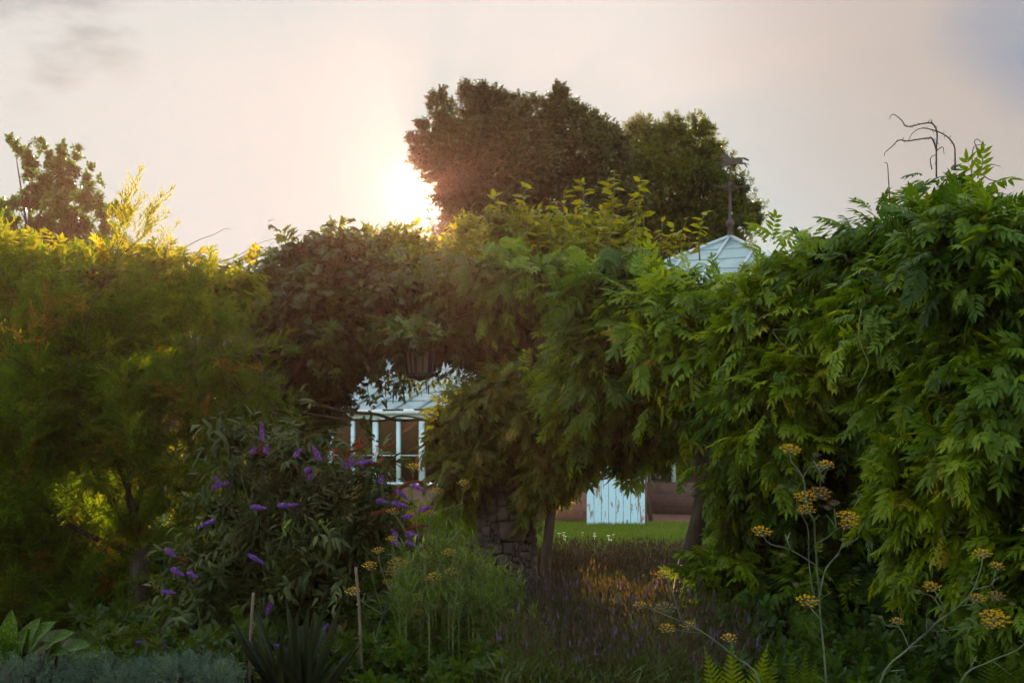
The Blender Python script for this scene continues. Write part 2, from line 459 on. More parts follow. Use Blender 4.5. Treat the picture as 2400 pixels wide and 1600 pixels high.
class Geo:
    def __init__(s):
        s.v, s.l, s.t, s.a, s.n = [], [], [], [], 0

    def raw(s, v, faces, tint=0.5):
        v = np.asarray(v, np.float32).reshape(-1, 3)
        loops = np.concatenate([np.asarray(f, np.int64) for f in faces])
        s.v.append(v)
        s.l.append((loops + s.n).astype(np.int32))
        s.t.append(np.array([len(f) for f in faces], np.int32))
        s.a.append(np.full(len(v), tint, np.float32))
        s.n += len(v)

    def scatter(s, tm, pos, rot, scale, tint):
        """tm = (verts, loops, totals, local tint offset); copies it to every pos with a 3x3 rotation."""
        tv, tl, tt, ta = tm
        m = len(pos)
        if m == 0:
            return
        scale = np.broadcast_to(np.asarray(scale, float), (m,))
        v = np.einsum('mij,nj->mni', rot * scale[:, None, None], tv) + np.asarray(pos)[:, None, :]
        k = len(tv)
        s.v.append(v.reshape(-1, 3).astype(np.float32))
        s.l.append((np.tile(tl, (m, 1)) + (np.arange(m) * k)[:, None] + s.n).reshape(-1).astype(np.int32))
        s.t.append(np.tile(tt, m).astype(np.int32))
        s.a.append((np.broadcast_to(np.asarray(tint, float), (m,))[:, None] + ta[None]).reshape(-1).astype(np.float32))
        s.n += m * k

    def tube(s, pts, rad, n=6, smooth=4, tint=0.5, cap=True):
        pts = np.asarray(pts, float)
        rad = np.broadcast_to(np.asarray(rad, float), (len(pts),)).copy()
        if smooth > 1 and len(pts) > 2:
            pts, rad = catmull(pts, rad, smooth)
        T = nrm(np.gradient(pts, axis=0))
        ref = np.array([0.31, 0.93, 0.17]) if abs(T[:, 2]).mean() > 0.7 else np.array([0.05, 0.1, 1.0])
        A = nrm(np.cross(T, ref))
        B = np.cross(T, A)
        th = np.arange(n) / n * 2 * math.pi
        v = pts[:, None] + rad[:, None, None] * (A[:, None] * np.cos(th)[None, :, None] + B[:, None] * np.sin(th)[None, :, None])
        f = []
        m = len(pts)
        for i in range(m - 1):
            for j in range(n):
                k = (j + 1) % n
                f.append((i * n + j, i * n + k, (i + 1) * n + k, (i + 1) * n + j))
        if cap:
            f.append(tuple(range(n))[::-1])
            f.append(tuple((m - 1) * n + j for j in range(n)))
        s.raw(v.reshape(-1, 3), f, tint)

    def box(s, c, size, rz=0.0, tint=0.5, bevel=0.0, tilt=None):
        """A box with chamfered vertical and horizontal edges when bevel is given."""
        hx, hy, hz = [q / 2 for q in size]
        if bevel <= 0:
            v = np.array([(x, y, z) for z in (-hz, hz) for x, y in ((-hx, -hy), (hx, -hy), (hx, hy), (-hx, hy))])
            f = [(0, 3, 2, 1), (4, 5, 6, 7), (0, 1, 5, 4), (1, 2, 6, 5), (2, 3, 7, 6), (3, 0, 4, 7)]
        else:
            b = min(bevel, hx * .45, hy * .45, hz * .45)
            ring = lambda ex, ey, z: [(-hx + ex, -hy + ey + (b if False else 0), z)]
            def oct_(ix, z):
                x, y = hx - ix, hy - ix
                return [(-x + b, -y, z), (x - b, -y, z), (x, -y + b, z), (x, y - b, z), (x - b, y, z), (-x + b, y, z), (-x, y - b, z), (-x, -y + b, z)]
            v = np.array(oct_(b, -hz) + oct_(0, -hz + b) + oct_(0, hz - b) + oct_(b, hz))
            f = [tuple(range(8))[::-1], tuple(range(24, 32))]
            for r in range(3):
                for j in range(8):
                    k = (j + 1) % 8
                    f.append((r * 8 + j, r * 8 + k, r * 8 + 8 + k, r * 8 + 8 + j))
        if tilt is not None:
            v = v @ np.array(tilt).T
        ca, sa = math.cos(rz), math.sin(rz)
        v = v @ np.array([[ca, sa, 0], [-sa, ca, 0], [0, 0, 1]])
        s.raw(v + np.asarray(c), f, tint)

    def beam(s, a, b, w, h, tint=0.5, up=(0, 0, 1)):
        a, b = np.asarray(a, float), np.asarray(b, float)
        d = nrm(b - a)
        x = nrm(np.cross(d, up))
        z = np.cross(x, d)
        v = []
        for p in (a, b):
            for i, j in ((-1, -1), (1, -1), (1, 1), (-1, 1)):
                v.append(p + x * w / 2 * i + z * h / 2 * j)
        s.raw(v, [(0, 3, 2, 1), (4, 5, 6, 7), (0, 1, 5, 4), (1, 2, 6, 5), (2, 3, 7, 6), (3, 0, 4, 7)], tint)

    def lathe(s, c, prof, n=14, tint=0.5):
        th = np.arange(n) / n * 2 * math.pi
        v = [(c[0] + r * math.cos(t), c[1] + r * math.sin(t), c[2] + z) for r, z in prof for t in th]
        f = []
        for i in range(len(prof) - 1):
            for j in range(n):
                k = (j + 1) % n
                f.append((i * n + j, i * n + k, (i + 1) * n + k, (i + 1) * n + j))
        f.append(tuple(range(n))[::-1])
        f.append(tuple((len(prof) - 1) * n + j for j in range(n)))
        s.raw(v, f, tint)

    def build(s, name, mat, parent=None, smooth=True):
        me = bpy.data.meshes.new(name)
        if s.v:
            v = np.concatenate(s.v)
            l = np.concatenate(s.l)
            t = np.concatenate(s.t)
            a = np.clip(np.concatenate(s.a), 0, 1)
            me.vertices.add(len(v))
            me.vertices.foreach_set('co', v.ravel())
            me.loops.add(len(l))
            me.loops.foreach_set('vertex_index', l)
            me.polygons.add(len(t))
            st = np.zeros(len(t), np.int32)
            st[1:] = np.cumsum(t)[:-1]
            me.polygons.foreach_set('loop_start', st)
            if not smooth:
                me.polygons.foreach_set('use_smooth', np.zeros(len(t), bool))
            at = me.attributes.new('tint', 'FLOAT', 'POINT')
            at.data.foreach_set('value', a)
            me.update(calc_edges=True)
            me.validate()
        me.materials.append(mat)
        o = bpy.data.objects.new(name, me)
        COL.objects.link(o)
        if parent is not None:
            o.parent = parent
            o.matrix_parent_inverse = Matrix.Translation(-parent.location)
        return o


def catmull(p, r, k):
    p = np.asarray(p, float)
    q = np.concatenate([[2 * p[0] - p[1]], p, [2 * p[-1] - p[-2]]])
    out, ro = [], []
    for i in range(len(p) - 1):
        for u in np.arange(k) / k:
            a, b, c, d = q[i], q[i + 1], q[i + 2], q[i + 3]
            out.append(0.5 * ((2 * b) + (-a + c) * u + (2 * a - 5 * b + 4 * c - d) * u * u + (-a + 3 * b - 3 * c + d) * u ** 3))
            ro.append(r[i] * (1 - u) + r[i + 1] * u)
    out.append(p[-1])
    ro.append(r[-1])
    return np.array(out), np.array(ro)


def rot_from(d, up):
    """Rotations whose +Y is d and whose +Z is as near up as can be."""
    d = nrm(d)
    up = np.broadcast_to(up, d.shape)
    z = up - (up * d).sum(-1, keepdims=True) * d
    bad = np.linalg.norm(z, axis=-1) < 1e-3
    if bad.any():
        z = np.where(bad[:, None], np.cross(d, np.array([1.0, 0.2, 0.1])), z)
    z = nrm(z)
    x = np.cross(d, z)
    return np.stack([x, d, z], -1)


def tmpl(parts):
    """parts: list of (verts, faces, tint) -> one template."""
    v, l, t, a, n = [], [], [], [], 0
    for pv, pf, pt in parts:
        pv = np.asarray(pv, float).reshape(-1, 3)
        v.append(pv)
        for f in pf:
            l.extend([i + n for i in f])
            t.append(len(f))
        a.append(np.full(len(pv), pt))
        n += len(pv)
    return np.concatenate(v), np.array(l), np.array(t), np.concatenate(a)


def leaf(w=0.4, fold=0.12, bend=0.12, y0=0.0):
    """An ovate leaf one unit long: folded along the midrib, tip bent down."""
    z = lambda y: -bend * y * y
    v = [(0, y0, 0), (-w * .44, .24, z(.24) + fold * .35), (0, .28, z(.28)), (w * .44, .24, z(.24) + fold * .35),
         (-w * .40, .58, z(.58) + fold * .30), (0, .62, z(.62)), (w * .40, .58, z(.58) + fold * .30), (0, 1.0, z(1.0))]
    f = [(0, 2, 1), (0, 3, 2), (1, 2, 5, 4), (2, 3, 6, 5), (4, 5, 7), (5, 6, 7)]
    return np.array(v), f


def quad_leaf(w=0.5, fold=0.1, bend=0.1):
    v = [(0, 0, 0), (-w / 2, .45, fold), (0, 1, -bend), (w / 2, .45, fold)]
    return np.array(v), [(0, 3, 2, 1)]


def placed(vf, pos, d, up, s, tint=0.0):
    v, f = vf
    Rm = rot_from(np.array([d], float), np.array(up, float))[0]
    return (v * s) @ Rm.T + np.asarray(pos), f, tint


def compound(rng, pairs=5, ll=0.36, w=0.40, droop=0.25, lobe=0.35):
    """A pinnate leaf one unit long along +Y (wisteria)."""
    parts = []
    zz = lambda t: -droop * t * t
    pts = [(0, t, zz(t)) for t in (0, .35, .7, 1.0)]
    rv = []
    for i, p in enumerate(pts):
        ww = .009 * (1 - .5 * i / 3)
        rv += [(p[0] - ww, p[1], p[2]), (p[0] + ww, p[1], p[2])]
    parts.append((rv, [(0, 1, 3, 2), (2, 3, 5, 4), (4, 5, 7, 6)], 0.1))
    for i in range(pairs):
        t = .24 + .70 * i / (pairs - 1)
        for sd in (-1, 1):
            a = R(58 - 16 * t + rng.uniform(-9, 9))
            d = (sd * math.sin(a), math.cos(a), -lobe + rng.uniform(-.22, .15))
            L_ = ll * (.78 + .28 * math.sin(math.pi * (.25 + .6 * t))) * rng.uniform(.88, 1.1)
            parts.append(placed(leaf(w, .14, .16), (0, t, zz(t)), d, (-sd * .25 + rng.uniform(-.2, .2), 0, 1), L_, rng.uniform(-.05, .05)))
    parts.append(placed(leaf(w, .14, .16), (0, .98, zz(.98)), (rng.uniform(-.15, .15), 1, -lobe - .1), (0, 0, 1), ll * 1.05))
    return tmpl(parts)


def sprig(rng, n=9, ll=0.42, w=0.5, spread=0.75, quad=True):
    """A twig one unit long with n leaves round it."""
    parts = []
    for i in range(n):
        t = (i + .6) / n
        az = i * 2.4 + rng.uniform(-.5, .5)
        d = (spread * math.cos(az), .55 + .5 * t, spread * math.sin(az))
        lf = quad_leaf(w) if quad else leaf(w)
        parts.append(placed(lf, (0, t * .75, 0), d, rng.normal(size=3) * .6 + np.array([0, 0, 1]), ll * rng.uniform(.7, 1.15), rng.uniform(-.12, .12)))
    parts.append(([(-.012, 0, 0), (.012, 0, 0), (0, .85, 0)], [(0, 1, 2)], -.3))
    return tmpl(parts)


def plume(rng, nb=22, needles=9, nw=0.010, nl=0.055, droop=0.25, ang=38, blen=0.34):
    """A feathery spray one unit long: branchlets set with fine scale needles."""
    parts = []
    zz = lambda t: -droop * t * t
    V, Fc = [], []

    def tri(p, d, L_, w_):
        d = np.asarray(d) / np.linalg.norm(d)
        x = np.cross(d, rng.normal(size=3))
        x = x / (np.linalg.norm(x) + 1e-9)
        k = len(V)
        V.extend([p - x * w_ / 2, p + x * w_ / 2, p + d * L_])
        Fc.append((k, k + 1, k + 2))

    tri(np.array([0, 0, 0.]), (0, 1, -droop), 1.0, .014)
    for i in range(nb):
        t = .1 + .86 * (i + rng.uniform(0, .6)) / nb
        az = rng.uniform(0, 2 * math.pi)
        a = R(ang + rng.uniform(-12, 12))
        d = np.array([math.sin(a) * math.cos(az), math.cos(a), math.sin(a) * math.sin(az)])
        L_ = blen * (1.12 - .75 * t) * rng.uniform(.7, 1.2)
        p0 = np.array([0, t, zz(t)])
        tri(p0, d, L_, nw * .8)
        for k in range(needles):
            u = (k + .5) / needles
            pd = d + rng.normal(size=3) * .42
            tri(p0 + d * L_ * u, pd, nl * (1.15 - .5 * u) * rng.uniform(.7, 1.3), nw)
    parts.append((V, Fc, 0.0))
    return tmpl(parts)


def blobs(lst, Y=None, dy=1.0, seed=0, jit=0.0):
    """(px, py, r[, Y]) circles measured in the photo -> ellipsoids at their own depth and size."""
    rng = np.random.default_rng(seed)
    out = []
    for b in lst:
        y = b[3] if len(b) > 3 else Y
        y += rng.uniform(-jit, jit)
        c = P(b[0], b[1], y)
        r = b[2] * y / F
        out.append((c[0], c[1], c[2], r, r * dy, r))
    return np.array(out)


def shell(B, n, rng, lo=0.55, cull=0.62, back=0.45, zmin=0.02):
    """n points in the outer shells of a union of ellipsoids, with outward normals."""
    pts, nor, rad = [], [], []
    area = (B[:, 3] * B[:, 5]) ** 1.0
    pr = area / area.sum()
    got = 0
    while got < n:
        m = int((n - got) * 1.8) + 64
        k = rng.choice(len(B), m, p=pr)
        d = nrm(rng.normal(size=(m, 3)))
        u = lo + (1 - lo) * rng.random(m) ** 0.6
        p = B[k, :3] + B[k, 3:] * d * u[:, None]
        q = (p[:, None, :] - B[None, :, :3]) / B[None, :, 3:]
        dist = np.linalg.norm(q, axis=2)
        dist[np.arange(m), k] = 9
        ok = (dist.min(1) > cull) & (p[:, 2] > zmin)
        nn = nrm(d / B[k, 3:])
        ok &= (nn[:, 1] < 0.25) | (rng.random(m) < back)
        pts.append(p[ok])
        nor.append(nn[ok])
        rad.append(u[ok])
        got += ok.sum()
    return np.concatenate(pts)[:n], np.concatenate(nor)[:n], np.concatenate(rad)[:n]


def lumpy(B, rng, k=7, frac=(.34, .52), push=.80, core=.66):
    """Break each ellipsoid into smaller heads standing out of its surface, for relief."""
    out = []
    for b in B:
        r = (b[3] * b[4] * b[5]) ** (1 / 3)
        out.append(np.concatenate([b[:3], b[3:] * core]))
        for _ in range(k):
            d = nrm(rng.normal(size=3) * np.array([1, .9, 1]) - np.array([0, .25, 0]))
            q = b[3:] * rng.uniform(*frac)
            out.append(np.concatenate([b[:3] + d * b[3:] * (push + rng.uniform(-.12, .10)) - d * q * .35, q]))
    return np.array(out)


def clump(p, rng, scale=1.0, k=14):
    """Smooth pseudo-noise (0..1) in space, for clumps of lighter and darker growth."""
    w = rng.normal(size=(k, 3)) * (2.2 / scale)
    ph = rng.uniform(0, 6.28, k)
    return 0.5 + 0.5 * np.tanh((np.cos(p @ w.T + ph).sum(1)) / math.sqrt(k) * 1.1)


def leafy_shoots(g, tms, p, n, rng, m=7, L=0.4, size=0.27, droop=0.5, out=0.45, tint=0.4, tvar=0.16, tip=0.22, updir=0.35, cl=0.3, off=1.0):
    """Every p grows a shoot with m leaves set round it, tips youngest and palest."""
    k = len(p)
    sd = nrm(n * .8 + np.array([0, 0, updir]) + rng.normal(size=(k, 3)) * .45)
    ln = L * rng.uniform(.6, 1.25, k)
    p = p - n * (.42 * size + .40 * L) * off
    base = tint + (clump(p, rng) - .5) * 2 * cl + rng.normal(size=k) * tvar * .7
    sz = size * rng.uniform(.66, 1.16, k)
    base = base + .42 * (rng.random(k) < .014)
    for i in range(m):
        t = (i + .7) / m
        pos = p + sd * (ln * t)[:, None] + np.array([0, 0, -.16 * L]) * t * t
        az = i * 2.4 + rng.uniform(0, 6.28, k)
        a = nrm(np.cross(sd, np.array([.2, .3, 1.0])))
        b = np.cross(sd, a)
        rad = a * np.cos(az)[:, None] + b * np.sin(az)[:, None]
        d = nrm(rad * .9 + sd * (.25 + .55 * t) + n * out + np.array([0, 0, -droop]) + rng.normal(size=(k, 3)) * .16)
        up = nrm(n * .55 + np.array([0, 0, .85]) + rng.normal(size=(k, 3)) * .25)
        rt = rot_from(d, up)
        ti = base + tip * (t - .5) + rng.normal(size=k) * tvar * .5
        s = sz * (1.08 - .35 * t * t)
        which = rng.integers(0, len(tms), k)
        for q in range(len(tms)):
            w = which == q
            g.scatter(tms[q], pos[w], rt[w], s[w], ti[w])


# ---------------------------------------------------------------- tagging helpers
def tag(o, label, cat, group=None, kind=None):
    if kind:
        o['kind'] = kind
    if label:
        o['label'] = label
    if cat:
        o['category'] = cat
    if group:
        o['group'] = group
    return o


def thing(name, loc, label, cat, group=None, kind=None):
    o = bpy.data.objects.new(name, None)
    o.location = tuple(float(q) for q in loc)
    o.empty_display_size = 0.2
    COL.objects.link(o)
    return tag(o, label, cat, group, kind)


def part_label(o, label):
    o['label'] = label
    return o


def copy_tree(o, parent=None):
    c = o.copy()
    COL.objects.link(c)
    if parent is not None:
        c.parent = parent
    for ch in list(o.children):
        copy_tree(ch, c)
    return c

# ================================================================ SETTING
def sheet(name, pts, z, mat, sub=0):
    g = Geo()
    g.raw([(x, y, z) for x, y in pts], [tuple(range(len(pts)))])
    return tag(g.build(name, mat), None, None, None, 'structure')


sheet('ground', [(-400, -60), (400, -60), (400, 700), (-400, 700)], 0.0, M['soil'])
sheet('lawn', [(-30, 18.6), (-4, 19.6), (1.0, 20.4), (9, 20.2), (30, 19), (30, 60), (-30, 60)], 0.004, M['lawn'])
sheet('gravel_path', [(2.55, 25.6), (9, 25.2), (9, 36), (2.55, 36)], 0.008, M['gravel'])

# ================================================================ GLASSHOUSE
gh = thing('glasshouse', (0, 31, 0), 'white framed glasshouse with milky sloping roofs and a hipped pavilion, behind the climbers', 'greenhouse')
AW = R(30)
tW, nW = np.array([math.cos(AW), -math.sin(AW), 0]), np.array([-math.sin(AW), -math.cos(AW), 0])
W0 = np.array([-3.46, 31.0, 0.0])
SILL, EAVE, PITCH, RUN = 0.72, 2.17, R(22.5), 3.7


def wp(s, d, z):
    return W0 + tW * s + nW * d + np.array([0, 0, z])


S0, S1 = -3.0, 5.75
yaw = -AW
g = Geo()
g.beam(wp(S0, -.10, .35), wp(2.6, -.10, .35), 0.20, 0.70)
g.build('dwarf_wall', M['dark_brick'], gh)  # left length in darker brick, putting the shade under the sill into colour
g = Geo()
g.beam(wp(2.602, -.10, .35), wp(S1, -.10, .35), 0.20, 0.70)
g.build('dwarf_wall', M['brick'], gh)
g = Geo()
g.beam(wp(S0, 0, SILL), wp(S1, 0, SILL), 0.16, 0.05)
g.build('sill', M['white'], gh)
g = Geo()
g.beam(wp(S0, 0, EAVE), wp(S1, 0, EAVE), 0.10, 0.11)
g.build('eaves_beam', M['white'], gh)
g = Geo()
g.beam(wp(S0, .12, EAVE + .06), wp(S1, .12, EAVE + .06), 0.11, 0.07)
g.build('gutter', M['lead'], gh)
k = S0
i = 0
while k < S1 - .3:
    w = 0.07 if i % 2 else 0.11
    g = Geo()
    g.beam(wp(k, 0, SILL), wp(k, 0, EAVE), w, 0.09, up=tuple(nW))
    g.build('mullion', M['white'], gh)
    g = Geo()
    g.beam(wp(k + .05, -.02, SILL + .02), wp(k + .05, -.02, EAVE - .05), 0.004, 0.004, up=tuple(nW))
    a, b = wp(k + w / 2, -.02, SILL + .03), wp(min(k + .6, S1) - w / 2, -.02, EAVE - .06)
    g = Geo()
    g.raw([(a[0], a[1], a[2]), (b[0], b[1], a[2]), (b[0], b[1], b[2]), (a[0], a[1], b[2])], [(0, 1, 2, 3)])
    pane = g.build('window_pane', M['glass'], gh)
    g = Geo()
    g.beam(wp(k + w / 2, -.015, 1.32), wp(k + .6 - w / 2, -.015, 1.32), 0.02, 0.018)
    g.build('glazing_rail', M['white'], pane)
    k += .6
    i += 1
# roof of the wing
cp, sp_ = math.cos(PITCH), math.sin(PITCH)


def wr(s, u, off=0.0):
    """Point on the wing roof: s along the wall, u metres up the slope, off above the glass."""
    return wp(s, .12 - u * cp - off * -sp_ * 0, EAVE + .12 + u * sp_ + off)


U1 = RUN / cp
g = Geo()
nu = 8
for j in range(nu):            # lapped courses of glass, each tucked 4 mm over the one below
    u0, u1 = U1 * j / nu, U1 * (j + 1) / nu + .02
    q = [wr(S0, u0, .016), wr(S1, u0, .016), wr(S1, u1, .004), wr(S0, u1, .004)]
    g.raw(q, [(0, 1, 2, 3)])
roof = g.build('roof', M['roof_glass'], gh)
g = Geo()
q = [wr(S0, U1), wr(S1, U1), wp(S1, .12 - 2 * RUN, EAVE + .12), wp(S0, .12 - 2 * RUN, EAVE + .12)]
g.raw(q, [(0, 1, 2, 3)])
g.build('rear_roof', M['slate'], gh)
g = Geo()
for j in range(1, nu):
    u = U1 * j / nu
    g.beam(wr(S0, u, .020), wr(S1, u, .020), .018, .008)
g.build('lap_joints', M['joint'], roof)
k = S0
while k < S1:
    g = Geo()
    g.beam(wr(k, -.04, .045), wr(k, U1, .045), .045, .05)
    g.build('glazing_bar', M['joint'], roof)
    k += .6
g = Geo()
g.beam(wr(S0, U1, .07), wr(S1, U1, .07), .14, .10)
g.build('ridge', M['lead'], roof)
# gable end wall and rear wall, brick, so the house is closed
g = Geo()
g.beam(wp(S0 - .08, -.06, 1.1), wp(S0 - .08, -2 * RUN + .3, 1.1), .14, 2.2)
g.build('end_wall', M['dark_brick'], gh)
g = Geo()
g.beam(wp(S0, -2 * RUN + .2, 1.1), wp(S1, -2 * RUN + .2, 1.1), .2, 2.2)
g.build('rear_wall', M['dark_brick'], gh)
# the white plank door at the right-hand end
dx0, dx1, dY = (1375 - 1200) / F * 27.0, (1512 - 1200) / F * 27.0, 27.0
g = Geo()
nb = 8
rng = np.random.default_rng(5)
for i in range(nb):
    w = (dx1 - dx0) / nb
    g.box((dx0 + w * (i + .5), dY + rng.uniform(-.003, .003), 1.02 + rng.uniform(-.006, .006)), (w - .007, .028, 2.0), bevel=.005)
door = g.build('plank_door', M['door'], gh, smooth=False)
for z in (.35, 1.75):
    g = Geo()
    g.beam((dx0 + .03, dY + .032, z), (dx1 - .03, dY + .032, z), .03, .12)
    g.build('door_brace', M['door'], door, smooth=False)
g = Geo()
g.box((dx1 - .10, dY - .03, 1.05), (.025, .03, .14), bevel=.006)
g.build('door_handle', M['black_iron'], door)
g = Geo()
g.beam((dx1 + .02, dY + .06, 0), (dx1 + .02, dY + .06, 2.15), .035, .07, up=(0, 1, 0))
g.build('door_post', M['dark_brick'], gh)
# pavilion
PA, PS, PH = R(26), 3.2, 1.78
apex = P(1711, 556, 33.0)
pt, pn = np.array([math.cos(PA), -math.sin(PA), 0]), np.array([-math.sin(PA), -math.cos(PA), 0])


def pv(u, v, z):
    return np.array([apex[0], apex[1], 0]) + pt * u + pn * v + np.array([0, 0, z])


zt, ze = apex[2], apex[2] - PH
pav_roof = None
g = Geo()
faces = [((-1, 1), (1, 1)), ((1, 1), (1, -1)), ((1, -1), (-1, -1)), ((-1, -1), (-1, 1))]
for (a, b) in faces:
    A, B = pv(a[0] * PS, a[1] * PS, ze), pv(b[0] * PS, b[1] * PS, ze)
    g.raw([A, B, apex], [(0, 1, 2)])
pav_roof = g.build('pavilion_roof', M['roof_glass'], gh, smooth=False)
UP = np.array([0, 0, .03])
for (a, b) in faces:
    A, B = pv(a[0] * PS, a[1] * PS, ze), pv(b[0] * PS, b[1] * PS, ze)
    g = Geo()
    g.beam(A + UP, apex + UP, .075, .07)
    g.build('hip', M['lead'], pav_roof)
    for q in (-.75, -.5, -.25, 0, .25, .5, .75):
        f0 = A + (B - A) * (q + 1) / 2
        mid = (A + B) / 2
        top = f0 + (apex - mid) * (1 - abs(q))
        g = Geo()
        g.beam(f0 + UP * .9, top + UP * .9, .05, .055)
        g.build('glazing_bar', M['lead'], pav_roof)
    g = Geo()
    for f in (.16, .32, .48, .64, .8):
        c0, c1 = A + (apex - A) * f, B + (apex - B) * f
        g.beam(c0 + UP * .3, c1 + UP * .3, .02, .012)
    g.build('lap_joints', M['joint'], pav_roof)
    g = Geo()
    C0, C1 = A * 1.0, B * 1.0
    g.beam(C0 - UP * 2.2, C1 - UP * 2.2, .12, .12)
    g.build('eaves_beam', M['white'], gh)
    for j in range(7):
        p0 = A + (B - A) * j / 6
        inn = (np.array([apex[0], apex[1], p0[2]]) - p0) * .375
        g = Geo()
        g.beam((p0[0] + inn[0], p0[1] + inn[1], .72), (p0[0] + inn[0], p0[1] + inn[1], ze - .13), .09, .09, up=(0.3, 1, 0))
        g.build('mullion', M['white'], gh)
    g = Geo()
    s_ = .62
    cc = np.array([apex[0], apex[1], 0])
    a2, b2 = cc + (A - cc) * s_, cc + (B - cc) * s_
    g.raw([(a2[0], a2[1], .74), (b2[0], b2[1], .74), (b2[0], b2[1], ze - .12), (a2[0], a2[1], ze - .12)], [(0, 1, 2, 3)])
    g.build('window_pane', M['glass'], gh)
    g = Geo()
    g.beam((a2[0], a2[1], .355), (b2[0], b2[1], .355), .2, .71)
    g.build('dwarf_wall', M['dark_brick'], gh)

# walls behind the gravel
g = Geo()
g.box((5.0, 37.0, 1.3), (4.4, .25, 2.6))
tag(g.build('brick_wall', M['dark_brick']), 'dark old brick wall closing off the red gravel yard', 'wall')
g = Geo()
p0, p1 = P(1648, 1100, 36.0), P(1760, 1100, 36.0)
g.box(((p0[0] + p1[0]) / 2, 36.0, 1.0), (p1[0] - p0[0], .2, 2.0))
g.box(((p0[0] + p1[0]) / 2, 36.0, 2.04), (p1[0] - p0[0] + .12, .3, .08))
tag(g.build('rendered_wall', M['render']), 'pale rendered wall with a coping, glimpsed through gaps beside the leaning wisteria trunk', 'wall')
g = Geo()
a, b = P(1526, 1222, 28.6), P(1510, 1130, 28.6)
g.tube([a, (a + b) / 2 + np.array([.02, 0, 0]), b, b + (b - a) * .5], [.045, .045, .04, .04], 8)
tag(g.build('leaning_post', M['bark']), 'thin dark post leaning on the red gravel beside the white plank door', 'post')

# ================================================================ WEATHER VANE
px = 33.0 / F
wv = thing('weather_vane', apex, 'rusty iron weather vane with a galloping horse, on the tip of the pavilion roof', 'weather vane')
g = Geo()
g.lathe(apex + np.array([0, 0, -.02]), [(.085, 0), (.07, .03), (.06, .27), (.095, .29), (.11, .33), (.10, .38), (.055, .41), (.042, .46), (.038, .55), (.032, .9), (.028, 1.08), (.042, 1.10), (.042, 1.14), (.024, 1.17), (.022, 1.30)], 12)
g.build('pedestal', M['iron'], wv)
g = Geo()
g.lathe(apex + np.array([0, 0, 1.28]), [(.026, 0), (.022, .33)], 8)
g.build('spindle', M['iron'], wv)
ah = apex + np.array([0, 0, (556 - 438) * px])
g = Geo()
for sx in (-1, 1):
    g.tube([ah, ah + np.array([sx * .32, 0, 0])], [.02, .012], 6, 1)
    g.tube([ah, ah + np.array([0, sx * .32, 0])], [.02, .012], 6, 1)
    for q in range(4):      # scrolled brackets
        dd = [np.array([1, 0, 0]), np.array([-1, 0, 0]), np.array([0, 1, 0]), np.array([0, -1, 0])][q]
        g.tube([ah + dd * .03 + np.array([0, 0, sx * .09]), ah + dd * .09 + np.array([0, 0, sx * .07]), ah + dd * .15 + np.array([0, 0, sx * .015])], [.012, .012, .009], 5, 4)
g.lathe(ah - np.array([0, 0, .06]), [(.03, 0), (.06, .03), (.06, .09), (.03, .12)], 10)
g.build('compass_arms', M['iron'], wv)


def letter(ch, o, ux, uz):
    """A flat cut-out letter in the plane of ux and uz, built from bars."""
    st = {'N': [((0, 0), (0, 1)), ((0, 1), (.62, 0)), ((.62, 0), (.62, 1))],
          'S': [((.6, .86), (.42, 1)), ((.42, 1), (.16, 1)), ((.16, 1), (0, .82)), ((0, .82), (.06, .6)), ((.06, .6), (.54, .42)), ((.54, .42), (.6, .2)), ((.6, .2), (.44, 0)), ((.44, 0), (.16, 0)), ((.16, 0), (0, .14))],
          'E': [((0, 0), (0, 1)), ((0, 1), (.6, 1)), ((0, .5), (.5, .5)), ((0, 0), (.6, 0))],
          'W': [((0, 1), (.2, 0)), ((.2, 0), (.4, .8)), ((.4, .8), (.6, 0)), ((.6, 0), (.8, 1))]}[ch]
    gg = Geo()
    H = .115
    nrm_ = np.cross(ux, uz)
    for (a, b) in st:
        A = o + ux * a[0] * H + uz * (a[1] - .5) * H
        B = o + ux * b[0] * H + uz * (b[1] - .5) * H
        e = nrm(B - A) * .006
        gg.beam(A - e, B + e, .017, .012, up=tuple(nrm_))
    return gg.build('letter', M['iron'], wv)


X, Z, Yv = np.array([1., 0, 0]), np.array([0, 0, 1.]), np.array([0, 1., 0])
letter('N', ah + X * .31, X, Z)
letter('S', ah - X * .39, X, Z)
letter('W', ah + Yv * .31, Yv, Z)
letter('E', ah - Yv * .31, -Yv, Z)
hp = [(258, 196), (268, 176), (290, 168), (297, 150), (306, 160), (345, 160), (392, 176), (430, 204), (470, 218), (520, 214), (575, 206), (622, 210), (660, 206), (700, 216), (755, 248), (745, 266), (700, 252), (660, 232), (634, 226),
      (640, 262), (645, 288), (690, 296), (716, 316), (758, 319), (756, 328), (708, 326), (690, 314), (704, 338), (730, 372), (722, 378), (692, 348), (672, 318), (640, 326), (580, 316), (500, 318), (430, 328), (400, 336), (345, 342), (300, 336), (262, 352), (252, 345),
      (296, 322), (270, 300), (236, 306), (232, 297), (272, 288), (330, 306), (352, 296), (360, 268), (350, 236), (326, 222), (292, 214), (266, 208)]
hp = [(1650 + x / 7.13, 340 + y / 7.13) for x, y in hp]
g = Geo()
n = len(hp)
fr = [P(x, y, 32.985) for x, y in hp]
bk = [p + np.array([0, .03, 0]) for p in fr]
g.raw(fr + bk, [tuple(range(n))[::-1], tuple(range(n, 2 * n))] + [(i, (i + 1) % n, n + (i + 1) % n, n + i) for i in range(n)])
g.build('horse', M['iron'], wv, smooth=False)


